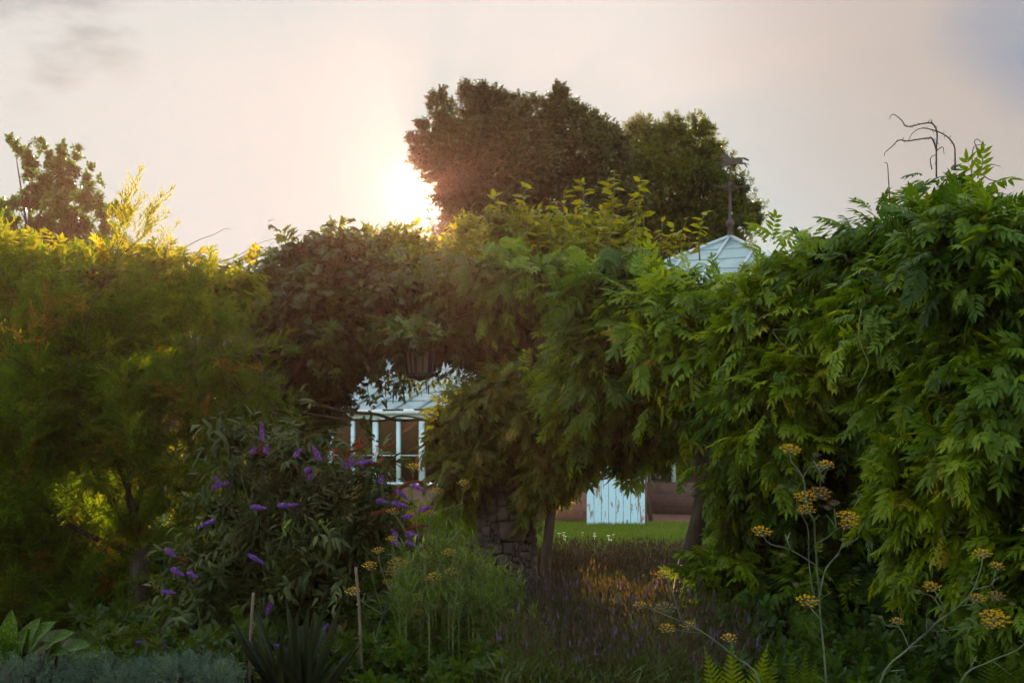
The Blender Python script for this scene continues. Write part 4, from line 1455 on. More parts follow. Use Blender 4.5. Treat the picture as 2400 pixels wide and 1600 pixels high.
tc_ = climber('dark_climber', cB, (-2.9, 14.5, 0), 'dense shadowed climber with hand shaped leaves hanging left of the lantern', 'climbing plant', M['climber'], CP, 1750, 8, .36, .15, 55, .40, .45, inner=260, cull=.66, cl=.25,
              roots=[([(-2.7, 14.5, -.1), (-2.6, 14.4, .9), (-2.4, 14.5, 2.0), (-1.9, 14.5, 2.7)], [.06, .05, .045, .03]), ([P(690, 930, 14.5), P(800, 962, 14.2), P(880, 970, 14.0), P(930, 984, 14.0), P(1010, 985, 14.0), P(1090, 1010, 14.0)], [.016, .016, .016, .014, .012, .010]), ([P(680, 960, 14.5), P(790, 980, 14.2), P(890, 986, 14.05), P(940, 974, 14.0), P(1000, 982, 14.0), P(1070, 975, 14.0)], [.009, .009, .010, .009, .008, .006])])
# loose sprays on the skyline and in the gap under the canopy
g = Geo()
rng = np.random.default_rng(66)
SPR = [[(520, 640), (560, 605), (620, 585), (690, 575)], [(545, 625), (590, 600), (640, 600), (700, 600)], [(700, 590), (760, 555), (800, 545), (830, 560)], [(860, 590), (880, 560), (905, 545)], [(820, 560), (870, 575), (930, 590)],
       [(1130, 890), (1080, 890), (1040, 885), (1020, 900)], [(1120, 905), (1070, 915), (1030, 905)], [(1100, 870), (1060, 868), (1030, 885)], [(860, 850), (880, 890), (895, 920), (905, 945)], [(890, 850), (920, 890), (925, 915)], [(960, 880), (975, 905), (990, 900)], [(930, 880), (950, 905), (940, 925)], [(860, 905), (870, 960), (862, 1000)], [(850, 985), (868, 1010), (868, 1035)], [(990, 870), (1010, 890)], [(1000, 820), (1020, 850), (1010, 870)]]
for s_ in SPR:
    pp = np.array([P(x, y, 14.15) for x, y in s_])
    stem_g = Geo()
    stem_g.tube(pp, np.linspace(.004, .002, len(pp)), 5, 5)
    stem_g.build('spray_stem', M['tendril'], tc_)
    q, _ = catmull(pp, np.zeros(len(pp)), 8)
    nl = int(len(q) * 1.6)
    idx = rng.integers(0, len(q), nl)
    d = nrm(rng.normal(size=(nl, 3)) + np.array([0, 0, -.7]))
    up = nrm(rng.normal(size=(nl, 3)) * .5 + np.array([0, -.5, .8]))
    w = rng.integers(0, 4, nl)
    for k_ in range(4):
        mm = w == k_
        g.scatter(SPL[0], q[idx][mm] + rng.normal(size=(mm.sum(), 3)) * .03, rot_from(d[mm], up[mm]), rng.uniform(.05, .085, mm.sum()), .55 + rng.normal(size=mm.sum()) * .2)
g.build('loose_leaves', M['climber'], tc_)
for i, t_ in enumerate([[(1130, 990), (1240, 940), (1330, 890), (1440, 850), (1500, 815), (1545, 822)], [(1230, 1010), (1320, 1000), (1370, 955), (1410, 945)], [(1500, 1030), (1600, 990), (1700, 930), (1800, 890), (1960, 855)], [(1490, 1075), (1600, 1030), (1750, 970), (1830, 900)]]):
    tendril(t_, None, 14.2, tc_, .004, 'tendril', False, i, 2.851, 0, 250)

# sunlit climber behind the tamarisk
ld = [(0, 830, 90), (130, 840, 80), (260, 840, 80), (390, 830, 75), (490, 820, 60), (-40, 900, 100), (100, 920, 100), (230, 920, 90), (350, 880, 70), (450, 870, 60), (-40, 1050, 110), (100, 1060, 110), (220, 1060, 90), (0, 1220, 110), (140, 1220, 100), (230, 1200, 80), (310, 1140, 70), (320, 1280, 60), (290, 1400, 70), (50, 1370, 110), (180, 1360, 90)]
dB = blobs(ld, 15.6, 1.1, 18, .4)
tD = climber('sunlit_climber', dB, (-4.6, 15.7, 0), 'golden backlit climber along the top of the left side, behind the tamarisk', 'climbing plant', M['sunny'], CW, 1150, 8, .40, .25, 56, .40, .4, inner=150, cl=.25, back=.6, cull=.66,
        roots=[([(-4.6, 15.7, -.1), (-4.5, 15.6, 1.2), (-4.3, 15.6, 2.8)], [.06, .05, .04])])

g = Geo()
rng = np.random.default_rng(67)
crest = blobs([(-60, 600, 60), (10, 600, 48), (60, 620, 45), (110, 640, 50), (180, 650, 55), (250, 655, 52), (320, 640, 45), (380, 630, 42), (440, 640, 40), (490, 650, 40), (540, 665, 34), (20, 690, 60), (120, 710, 60), (220, 715, 60), (320, 705, 60), (420, 700, 55), (500, 710, 50)], 13.3, .8, 22, .15)
p, nn, r = shell(crest, 260, rng, .2, .5, .9)
leafy_shoots(g, CW, p, nn, rng, 6, .34, .24, .4, .45, .62, .18, .2, .3, .2)
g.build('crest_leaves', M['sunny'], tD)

# hedge added out of view to keep low sky light off the bed front
th = thing('added_hedge', (0, -4.5, 0), 'added unseen hedge behind the camera, blocking low sky light from the flower bed', 'hedge')
rng = np.random.default_rng(68)
hb = []
for x in np.arange(-13, 13.1, 1.3):
    for z_ in (.9, 2.3, 3.7, 5.1, 6.4, 7.7):
        hb.append((x + rng.uniform(-.3, .3), -4.6 + rng.uniform(-.3, .3), z_ + rng.uniform(-.2, .2), 1.05, .95, 1.0))
hB = np.array(hb)
g = Geo()
sprigs(g, hB, 13000, rng, SP_H, .55, .5, .7, .35, back=1.0)
g.build('foliage', M['hedge'], th)
g = Geo()
for x in np.arange(-12.5, 13, 1.6):
    g.tube([(x, -4.6, -.1), (x + rng.uniform(-.1, .1), -4.6, 2.0), (x + rng.uniform(-.3, .3), -4.6, 4.6)], [.10, .08, .03], 7, 3)
vine_tubes(g, hB, rng, 60, .035)
g.build('branches', M['bark'], th)

# ================================================================ TAMARISK
rp_ = np.random.default_rng(71)
PL = [plume(rp_, 18, 6, .024, .085, .35) for _ in range(5)]
lt = [(-40, 600, 60), (20, 620, 60), (90, 650, 60), (160, 670, 60), (230, 680, 60), (300, 690, 60), (370, 690, 58), (440, 700, 56), (510, 710, 50), (545, 740, 46), (0, 720, 90), (110, 750, 90), (220, 770, 90), (330, 780, 90), (440, 790, 85), (530, 810, 65), (590, 850, 50), (612, 900, 40), (600, 950, 45), (540, 920, 70), (440, 890, 90), (330, 890, 100), (210, 880, 100),
      (80, 880, 110), (-20, 900, 110), (0, 1030, 110), (120, 1020, 110), (250, 1010, 110), (370, 1000, 100), (470, 990, 80), (550, 1000, 50), (500, 1060, 45), (430, 1080, 60), (330, 1120, 80), (220, 1140, 100), (90, 1150, 100), (-20, 1160, 100), (40, 1270, 100), (160, 1270, 100), (270, 1240, 80), (350, 1200, 50), (250, 1350, 80), (340, 1380, 60), (150, 1390, 90), (30, 1390, 90), (290, 1460, 60), (390, 1440, 45), (-60, 1300, 100)]
tB = blobs(lt, 12.3, 1.3, 19, .35)
rng = np.random.default_rng(72)
tt_ = thing('tamarisk', (P(345, 1400, 12.2)[0], 12.2, 0), 'large feathery tamarisk bush filling the left side, golden at the top and dark below', 'shrub')
g = Geo()
tB = lumpy(tB, rng, 5, (.4, .6), .8)
nb_ = 400
p, nn, r = shell(tB, nb_, rng, .6, .62, .45)
d = nrm(nn * .75 + np.array([0, -.10, .32]) + rng.normal(size=p.shape) * .40)
bl_ = rng.uniform(.55, 1.0, nb_)                 # every brush: a thin branch ending in a spray of plumes
bt_ = .40 + (clump(p, rng, .8) - .5) * .35 + rng.normal(size=nb_) * .24 + .42 * (rng.random(nb_) < .07)
thin = np.where(p[:, 2] > 2.35, .65, 1.0)
branch_g = Geo()
for j in range(12):
    u_ = .30 + .70 * (j + rng.random(nb_)) / 12
    on = rng.random(nb_) < thin
    sag = np.array([0, 0, -.10]) * (u_ ** 2)[:, None]
    pos = p - d * (bl_ * (1.05 - u_))[:, None] + sag
    dd = nrm(d + rng.normal(size=p.shape) * (.42 - .18 * u_[:, None]))
    rt = rot_from(dd, nrm(np.array([0, 0, 1.0]) + rng.normal(size=p.shape) * .2))
    for q in range(5):
        k = on & (rng.integers(0, 5, nb_) == q) if q < 0 else on & ((np.arange(nb_) + j) % 5 == q)
        g.scatter(PL[q], pos[k], rt[k], rng.uniform(.18, .32, k.sum()), bt_[k] + rng.normal(size=k.sum()) * .06)
for i in range(0, nb_, 5):
    if max(p[i][2], p[i][2] - d[i][2] * bl_[i] * 1.1) > 2.75:
        continue
    a0 = p[i] - d[i] * bl_[i] * 1.1
    branch_g.tube([a0 + rng.normal(size=3) * .04, p[i] - d[i] * bl_[i] * .5 + rng.normal(size=3) * .05, p[i] - np.array([0, 0, .08])], [.0045, .003, .0012], 5, 3)
# inner growth, so the bush is not hollow
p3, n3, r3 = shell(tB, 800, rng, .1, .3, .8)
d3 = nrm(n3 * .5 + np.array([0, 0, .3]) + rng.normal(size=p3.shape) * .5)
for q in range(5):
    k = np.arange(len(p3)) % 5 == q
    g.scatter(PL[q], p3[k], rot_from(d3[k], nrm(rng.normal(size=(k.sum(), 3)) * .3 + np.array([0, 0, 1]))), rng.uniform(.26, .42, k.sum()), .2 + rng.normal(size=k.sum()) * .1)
# dry wisps against the sky
for (x0, y0, x1, y1) in ((238, 640, 300, 585), (300, 590, 335, 545), (335, 555, 356, 470), (340, 560, 350, 490), (280, 560, 288, 450), (276, 610, 284, 500), (360, 640, 385, 560), (325, 580, 345, 520), (310, 560, 322, 490), (0, 600, 12, 540), (140, 620, 150, 570), (440, 660, 450, 610), (30, 600, 20, 545), (60, 610, 78, 560), (95, 620, 90, 575), (185, 630, 200, 585), (215, 630, 206, 590), (390, 650, 402, 596), (480, 670, 498, 628), (520, 680, 530, 640), (-10, 590, -4, 535), (120, 625, 112, 590), (255, 630, 262, 575)):
    a, b = P(x0, y0, 12.2), P(x1, y1, 12.2)
    for q in range(3):
        dd = nrm(b - a + rng.normal(size=3) * .04)
        g.scatter(PL[q], a[None] + (b - a) * q * .25, rot_from(dd[None], np.array([[0, 0, 1.]])), np.array([np.linalg.norm(b - a) * 1.1]), np.array([.85]))
g.build('foliage', M['tamarisk'], tt_)
g = Geo()
bs = P(318, 1440, 12.2)
bs[2] = 0
fk = P(345, 1275, 12.2)
g.tube([bs - np.array([0, 0, .1]), P(322, 1380, 12.2), P(330, 1320, 12.2), fk], [.10, .085, .075, .065], 9, 5)
for path in ([(345, 1275), (380, 1248), (430, 1225), (480, 1215), (540, 1180)], [(335, 1300), (320, 1220), (290, 1120), (240, 1000), (235, 880), (238, 760), (240, 650)], [(340, 1290), (300, 1150), (330, 1000), (420, 900), (540, 860)], [(340, 1290), (220, 1100), (170, 950), (120, 850), (10, 800)],
             [(320, 1200), (370, 1000), (400, 900), (470, 800), (505, 700)], [(330, 1300), (200, 1250), (90, 1180), (0, 1120)], [(235, 880), (220, 760), (190, 650)], [(238, 640), (305, 580), (337, 548), (354, 474)], [(240, 700), (274, 600), (287, 446)], [(352, 985), (310, 930), (290, 905)]):
    pp = [P(x, y, 12.55 - .15 * math.sin(i * 1.3)) for i, (x, y) in enumerate(path)]
    g.tube(pp, np.linspace(.032 if path[0][1] > 1200 else .010, .004, len(pp)), 7, 5)
for i in range(170):          # small bare twigs through the feathers
    k = rng.integers(len(p))
    a = p[k] - d[k] * .3
    g.tube([a, a + d[k] * .25 + rng.normal(size=3) * .03, a + d[k] * rng.uniform(.4, .7)], [.006, .004, .0015], 5, 3)
g.build('trunk', M['vine_bark'], tt_)
branch_g.build('branches', M['bark'], tt_)

# ================================================================ BUDDLEIA
lbd = [(540, 1030, 40), (620, 1080, 60), (700, 1090, 70), (790, 1110, 65), (860, 1130, 50), (900, 1170, 40), (560, 1130, 60), (660, 1160, 80), (770, 1180, 80), (860, 1200, 60), (520, 1210, 60), (620, 1240, 80), (730, 1260, 85), (830, 1260, 60), (880, 1240, 40), (500, 1300, 60), (600, 1340, 80), (720, 1350, 80), (810, 1330, 55), (480, 1390, 60), (580, 1430, 70), (690, 1430, 75), (780, 1400, 50), (440, 1460, 50), (540, 1500, 60), (640, 1500, 60), (380, 1500, 40), (740, 1500, 60), (920, 1190, 26), (945, 1225, 24), (900, 1120, 24), (960, 1180, 18), (460, 1330, 30), (420, 1410, 30)]
bdB = blobs(lbd, 10.6, 1.3, 20, .3)
rng = np.random.default_rng(73)
bd = thing('butterfly_bush', (P(680, 1500, 10.7)[0], 10.7, 0), 'grey green butterfly bush with purple flower spikes in front of the greenhouse', 'shrub')
LAN = [tmpl([placed(leaf(.26, .10, .28), (0, 0, 0), (0, 1, -.05), (0, 0, 1), 1.0)]), tmpl([placed(leaf(.32, .10, .40), (0, 0, 0), (0, 1, -.15), (0, 0, 1), 1.0)])]
g = Geo()
p, nn, r = shell(bdB, 600, rng, .35, .62, .45)
leafy_shoots(g, LAN, p, nn, rng, 10, .34, .125, .35, .35, .42, .15, .3, .55, .25)
p2, n2, r2 = shell(bdB, 150, rng, .7, .7, .3)
leafy_shoots(g, LAN, p2, n2, rng, 12, .46, .12, .30, .3, .62, .15, .3, .75, .2, .35)
g.build('foliage', M['buddleia'], bd)
g = Geo()
root = np.array([bd.location[0], 10.8, 0.])
for i in range(34):
    e = p[rng.integers(len(p))]
    m = root + (e - root) * .5 + rng.normal(size=3) * .06 + np.array([0, 0, .12])
    g.tube([root + rng.normal(size=3) * np.array([.08, .05, 0]), m, e], [.014, .009, .004], 6, 5)
g.build('stem', M['green_stem'], bd)


def floret(rng):
    parts = []
    for i in range(4):
        a = i * math.pi / 2 + .4
        parts.append(([(0, 0, 0), (.5 * math.cos(a - .5), .5 * math.sin(a - .5), .25), (.75 * math.cos(a), .75 * math.sin(a), .2), (.5 * math.cos(a + .5), .5 * math.sin(a + .5), .25)], [(0, 1, 2, 3)], rng.uniform(-.1, .1)))
    return tmpl(parts)


FLO = floret(rng)


def spike(x0, y0, x1, y1, Y, w=.020, mat='purple', seed=0, curve=0.0):
    """A tapering flower spike from base to tip, packed with tiny florets."""
    rng = np.random.default_rng(seed)
    a, b = P(x0, y0, Y), P(x1, y1, Y - .03)
    L_ = np.linalg.norm(b - a)
    nl = int(70 + L_ * 1000)
    t = rng.random(nl) ** .9
    ax = nrm(b - a)
    s1 = nrm(np.cross(ax, np.array([.1, 1., .2])))
    s2 = np.cross(ax, s1)
    az = rng.uniform(0, 6.28, nl)
    rad = s1 * np.cos(az)[:, None] + s2 * np.sin(az)[:, None]
    prof = w * np.minimum(1, (1.12 - t) * 1.5) * np.minimum(1, t * 6 + .35)
    cv = np.array([0, 0, curve]) * (np.sin(t * math.pi) * L_)[:, None]
    pos = a + ax * (t * L_)[:, None] + rad * prof[:, None] * rng.uniform(.55, 1.25, nl)[:, None] + cv
    zz = nrm(rad + ax * .3 + rng.normal(size=(nl, 3)) * .2)
    rt = rot_from(nrm(np.cross(zz, rng.normal(size=(nl, 3)))), zz)
    gg = Geo()
    gg.scatter(FLO, pos, rt, rng.uniform(.008, .0135, nl), .42 + rng.normal(size=nl) * .28)
    pts = [a + ax * L_ * u + np.array([0, 0, curve]) * math.sin(u * math.pi) * L_ for u in np.linspace(0, .97, 6)]
    gg.tube(pts, [w * .2, w * .4, w * .4, w * .35, w * .25, w * .1], 6, 2, .05)
    return gg.build('flower_spike' if mat == 'purple' else 'spent_spike', M[mat], bd)


SPK = [(614, 1032, 613, 988), (622, 1060, 628, 1042), (750, 1078, 733, 1045), (690, 1070, 706, 1052), (826, 1092, 822, 1068), (836, 1086, 872, 1080), (812, 1096, 806, 1078), (892, 1132, 897, 1114), (968, 1136, 988, 1147), (928, 1148, 958, 1170), (884, 1172, 906, 1176), (918, 1178, 955, 1186), (980, 1197, 1014, 1186), (944, 1214, 968, 1206), (950, 1250, 984, 1258), (930, 1256, 918, 1240),
       (950, 1268, 984, 1284), (922, 1268, 938, 1280), (582, 1298, 622, 1322), (650, 1185, 698, 1182), (588, 1188, 622, 1190), (498, 1142, 536, 1130), (512, 1130, 506, 1118), (638, 1408, 624, 1440), (772, 1462, 748, 1482), (640, 1511, 668, 1518), (606, 1530, 620, 1558), (842, 1482, 862, 1494), (388, 1286, 412, 1304), (402, 1332, 430, 1348), (380, 1386, 410, 1388), (322, 1506, 336, 1506), (378, 1510, 392, 1520), (504, 1217, 464, 1237), (725, 1122, 732, 1110), (440, 1342, 462, 1352), (940, 1345, 934, 1325), (590, 1060, 600, 1050), (716, 1105, 728, 1098)]
for i, (a, b, c, d_) in enumerate(SPK):
    spike(a, b, c, d_, 10.05 if b < 1420 else 9.75, .0145 + .003 * ((i * 7) % 3 - 1), 'purple', 200 + i)
for i, (a, b, c, d_, cv) in enumerate([(915, 1168, 990, 1130, .18), (985, 1130, 992, 1136, 0), (868, 1208, 940, 1194, .05), (952, 1242, 1004, 1231, .05), (612, 1066, 612, 1032, 0), (800, 1468, 818, 1464, 0), (634, 1506, 618, 1526, 0), (440, 1316, 412, 1304, 0), (340, 1500, 378, 1474, 0), (840, 1092, 905, 1088, .05), (740, 1104, 752, 1112, 0)]):
    spike(a, b, c, d_, 10.1, .013, 'spent', 300 + i, cv)


# ================================================================ FENNEL
def umbel(px_, py_, wpx, Y, parent, mat='yellow', seed=0, tilt=.2):
    """Flat-topped head: rays from one point, each ending in a little dome of florets."""
    rng = np.random.default_rng(seed)
    c = P(px_, py_, Y)
    w = wpx * Y / F
    foot = c - np.array([rng.uniform(-.1, .1) * w, 0, w * .75])
    n = int(np.clip(11 + wpx * .5, 12, 30))
    g = Geo()
    gf = Geo()
    for i in range(n):
        a = i * 2.4
        r = w * 1.0 * math.sqrt((i + .5) / n)
        e = c + np.array([r * math.cos(a), r * math.sin(a), -r * r / w * .30 + math.sin(a) * r * .42 + rng.uniform(-.06, .06) * w])
        g.tube([foot, foot * .45 + e * .55 + np.array([0, 0, -.04 * w]), e], [.0014, .0011, .0009], 4, 2)
        k = 11
        q = rng.normal(size=(k, 3)) * np.array([1, 1, .42])
        q = nrm(q) * (w * .145) * rng.uniform(.4, 1.0, (k, 1)) * np.array([1, 1, .7])
        zz = nrm(q + np.array([0, 0, .02]) + rng.normal(size=(k, 3)) * .01)
        gf.scatter(FLO, e + q, rot_from(nrm(np.cross(zz, rng.normal(size=(k, 3)))), zz), w * .085 * rng.uniform(.8, 1.2, k), .5 + rng.normal(size=k) * .25)
    u = g.build('umbel', M['fennel_stem'], parent)
    gf.build('florets', M[mat], u)
    return foot


def fennel(label, Y, stems, umb, seed, base=None, leafs=()):
    rng = np.random.default_rng(seed)
    t = thing('fennel_plant', (P(stems[0][0][0], 1600, Y)[0], Y, 0), label, 'plant', 'yellow flowering fennel plants')
    g = Geo()
    for j, s_ in enumerate(stems):
        pp = [P(x, y, Y + .05 * math.sin(i + j)) for i, (x, y) in enumerate(s_)]
        if j == 0:
            b = pp[0].copy()
            b[2] = 0.0
            pp = [b + np.array([0, 0, -.02])] + pp
        r0 = .0055 if j == 0 else .0032
        g.tube(pp, np.linspace(r0, .0018, len(pp)), 7, 4)
        for q in pp[1:-1]:
            if rng.random() < .6:      # leaf sheaths at the joints
                d = nrm(np.array([rng.uniform(-1, 1), rng.uniform(-.5, .5), rng.uniform(.1, .8)]))
                g.tube([q, q + d * .035, q + d * rng.uniform(.06, .10) + np.array([0, 0, -.01])], [.003, .0026, .0012], 5, 3)
    g.build('stem', M['fennel_stem'], t)
    for i, u in enumerate(umb):
        x, y, w = u[:3]
        mt = u[3] if len(u) > 3 else 'yellow'
        f = umbel(x, y, w / 2.0, Y + rng.uniform(-.06, .06), t, mt, seed * 50 + i)
    if leafs:
        g = Geo()
        for (x, y, s_) in leafs:
            pos = P(x, y, Y + .05)
            for q in range(4):
                d = nrm(rng.normal(size=3) + np.array([0, -.2, .2]))
                g.scatter(PLF, pos[None], rot_from(d[None], np.array([[0, 0, 1.]])), np.array([s_ * rng.uniform(.7, 1.1)]), np.array([.3]))
        g.build('thread_leaves', M['meadow'], t)
    return t


PLF = plume(rp_, 16, 5, .006, .12, .15, 45, .4)
fennel('tall pale stemmed fennel with many yellow umbels before the great wisteria', 7.0,
       [[(1936, 1600), (1923, 1450), (1920, 1403), (1910, 1260), (1907, 1221), (1891, 1186), (1882, 1119), (1856, 1083), (1852, 1066)], [(1882, 1118), (1895, 1098), (1907, 1080), (1912, 1068)], [(1923, 1150), (1923, 1130), (1922, 1108), (1934, 1096)], [(1907, 1080), (1918, 1098), (1922, 1108)],
        [(1910, 1323), (1853, 1288), (1805, 1274), (1787, 1254)], [(1920, 1403), (1930, 1349), (1942, 1323), (1971, 1285), (1977, 1240), (1986, 1230)], [(1923, 1451), (1905, 1430), (1893, 1415)], [(1908, 1400), (1896, 1320), (1894, 1240), (1875, 1200), (1866, 1170)], [(1910, 1275), (1940, 1258), (1960, 1240), (1980, 1232)], [(1923, 1403), (1950, 1385)], [(1971, 1285), (2000, 1268), (2012, 1258)], [(1853, 1288), (1845, 1265), (1840, 1250)], [(1960, 1240), (1955, 1190)], [(2000, 1190), (2016, 1165)]],
       [(1853, 1046, 52), (1936, 1083, 42), (1888, 1158, 54), (1922, 1147, 58, 'ochre'), (1890, 1188, 46), (1988, 1203, 54), (1988, 1222, 46), (1785, 1238, 48), (1892, 1400, 52), (1955, 1174, 28, 'seed'), (2016, 1158, 22, 'seed'), (1831, 1137, 20, 'seed'), (1857, 1146, 20, 'seed'), (1866, 1367, 22, 'seed'), (1834, 1298, 20, 'ochre'), (1912, 1062, 22, 'seed'), (1940, 1186, 22, 'seed')], 3, leafs=[(1895, 1480, .22), (1925, 1500, .25), (1905, 1440, .18)])
fennel('leaning fennel with yellow umbels in the dark lower right corner', 6.8,
       [[(2063, 1600), (2127, 1521), (2172, 1483), (2191, 1463), (2248, 1419), (2280, 1381), (2299, 1330), (2301, 1306)], [(2127, 1521), (2172, 1481), (2210, 1478), (2296, 1467), (2318, 1458)], [(2248, 1419), (2284, 1415), (2300, 1405)], [(2172, 1483), (2210, 1435), (2200, 1400), (2188, 1380)], [(2280, 1381), (2320, 1372), (2328, 1360), (2334, 1334)], [(2130, 1515), (2108, 1470), (2080, 1466), (2066, 1448)], [(2087, 1572), (2120, 1568)], [(2210, 1435), (2186, 1398), (2160, 1390)]],
       [(2302, 1291, 46), (2336, 1321, 38), (2183, 1368, 44), (2290, 1396, 42), (2334, 1390, 46, 'ochre'), (2333, 1438, 72), (2322, 1456, 44), (2103, 1450, 34), (2153, 1382, 18, 'seed'), (2064, 1444, 14, 'ochre'), (2278, 1363, 16, 'seed'), (2372, 1412, 18, 'seed')], 4)
fennel('fennel at the right edge with umbels cut by the edge of the view', 7.2, [[(2250, 1600), (2325, 1547), (2400, 1509), (2440, 1400), (2420, 1260)], [(2258, 1595), (2290, 1535)], [(2325, 1547), (2370, 1580)], [(2440, 1400), (2412, 1345)]], [(2412, 1238, 34), (2408, 1328, 30)], 5)
fennel('low sprawling fennel in front of the lavender, umbels on arching stalks', 6.9,
       [[(1780, 1600), (1716, 1534), (1653, 1485), (1597, 1457), (1530, 1428), (1505, 1418)], [(1653, 1485), (1600, 1478), (1568, 1472)], [(1653, 1485), (1630, 1472), (1615, 1465)], [(1720, 1540), (1710, 1510), (1708, 1495)], [(1597, 1457), (1580, 1400), (1562, 1352)]], [(1555, 1340, 40), (1501, 1412, 32), (1564, 1466, 40), (1613, 1459, 38), (1709, 1489, 38), (1560, 1417, 50, 'seed')], 6)
fennel('slender fennel with several yellow umbels at the right side of the butterfly bush', 9.3,
       [[(860, 1600), (880, 1500), (898, 1439), (915, 1390), (925, 1330)], [(898, 1439), (880, 1380), (868, 1330)], [(898, 1439), (930, 1400), (960, 1340)], [(880, 1500), (902, 1520)], [(915, 1390), (908, 1366)], [(898, 1439), (850, 1410), (828, 1385)], [(915, 1390), (890, 1320), (888, 1292)], [(920, 1400), (922, 1300), (921, 1262)]],
       [(887, 1285, 30), (931, 1312, 46, 'ochre'), (920, 1332, 40, 'ochre'), (867, 1320, 38), (908, 1359, 24), (827, 1380, 38), (919, 1258, 28), (902, 1513, 16), (937, 1423, 18, 'ochre'), (952, 1316, 24, 'ochre')], 7)
fennel('upright fennel among the tall green stems, umbels near the stone pillar', 9.7,
       [[(985, 1600), (990, 1480), (1005, 1380), (1040, 1310)], [(990, 1480), (983, 1435)], [(1005, 1380), (980, 1398)], [(1005, 1380), (1050, 1345)], [(1020, 1350), (1020, 1348)]], [(1053, 1289, 36), (1060, 1334, 34), (1018, 1345, 38), (977, 1394, 36), (981, 1430, 24), (1012, 1352, 30)], 8)
fennel('taller fennel before the greenhouse windows with the highest left umbels', 10.0,
       [[(960, 1600), (975, 1400), (990, 1270), (1010, 1210), (1080, 1180)], [(985, 1300), (970, 1180), (968, 1100)], [(990, 1270), (1030, 1230), (1075, 1190), (1088, 1135)], [(985, 1300), (940, 1230), (922, 1200)], [(990, 1270), (1015, 1200), (1023, 1155)], [(1010, 1210), (1008, 1203)]], [(970, 1088, 34), (1086, 1127, 30), (1024, 1146, 36, 'ochre'), (1010, 1198, 30), (921, 1193, 32), (1064, 1101, 20, 'seed')], 9)

# ================================================================ TALL GREEN STEMS
rng = np.random.default_rng(91)
NL = tmpl([placed(leaf(.15, .06, .25), (0, 0, 0), (0, 1, 0), (0, 0, 1), 1.0)])


def stem_plant(h, seed, n=110):
    rng = np.random.default_rng(seed)
    t = thing('tall_stem_plant', (0, 0, 0), 'leafy green stem in the clump of tall narrow leaved stems left of the lavender', 'plant', 'tall narrow leaved green stems')
    top = np.array([rng.uniform(-.06, .06), rng.uniform(-.06, .06), h])
    mid = np.array([rng.uniform(-.03, .03), rng.uniform(-.03, .03), h * .5])
    g = Geo()
    g.tube([(0, 0, -.02), mid, top], [.006, .0045, .002], 6, 6)
    q, _ = catmull([(0, 0, 0), mid, top], np.zeros(3), 20)
    for b in range(7):         # side shoots near the top
        k = rng.integers(18, 38)
        az = rng.uniform(0, 6.28)
        e = q[k] + np.array([.09 * math.cos(az), .09 * math.sin(az), .16]) * rng.uniform(.6, 1.2)
        g.tube([q[k], (q[k] + e) / 2 + np.array([0, 0, -.01]), e], [.003, .0024, .0012], 5, 4)
        q2, _ = catmull([q[k], (q[k] + e) / 2, e], np.zeros(3), 8)
        q = np.concatenate([q, q2])
    g.build('stem', M['green_stem'], t)
    idx = rng.integers(4, len(q), n)
    az = rng.uniform(0, 6.28, n)
    d = nrm(np.stack([np.cos(az), np.sin(az), rng.uniform(.3, 1.6, n)], 1))
    g = Geo()
    g.scatter(NL, q[idx], rot_from(d, np.tile(np.array([[0, 0, 1.]]), (n, 1))), rng.uniform(.04, .085, n), .42 + rng.normal(size=n) * .18 + (q[idx][:, 2] / h - .5) * .25)
    g.build('leaves', M['meadow'], t)
    return t


protos = [stem_plant(h, 500 + i, 150) for i, h in enumerate((1.0, .9, .75, .62))]
used = [False] * 4
spots = []
for i in range(84):
    px_ = rng.uniform(930, 1290)
    Y = rng.uniform(9.0, 11.4)
    lim = np.interp(px_, [930, 1000, 1060, 1130, 1200, 1290], [1320, 1240, 1230, 1290, 1380, 1440])
    x = (px_ - 1200) / F * Y
    hh = CZ + (HY - (lim + abs(rng.normal()) * 45)) / F * Y
    spots.append((x, Y, float(np.clip(hh, .35, 1.15))))
for i, (x, Y, hh) in enumerate(spots):
    k = int(np.argmin([abs(q - hh) for q in (1.0, .9, .75, .62)]))
    o = protos[k] if not used[k] else copy_tree(protos[k])
    used[k] = True
    o.location = (x, Y, 0)
    o.rotation_euler = (0, 0, rng.uniform(0, 6.28))
    s_ = hh / (1.0, .9, .75, .62)[k]
    o.scale = (s_, s_, s_)

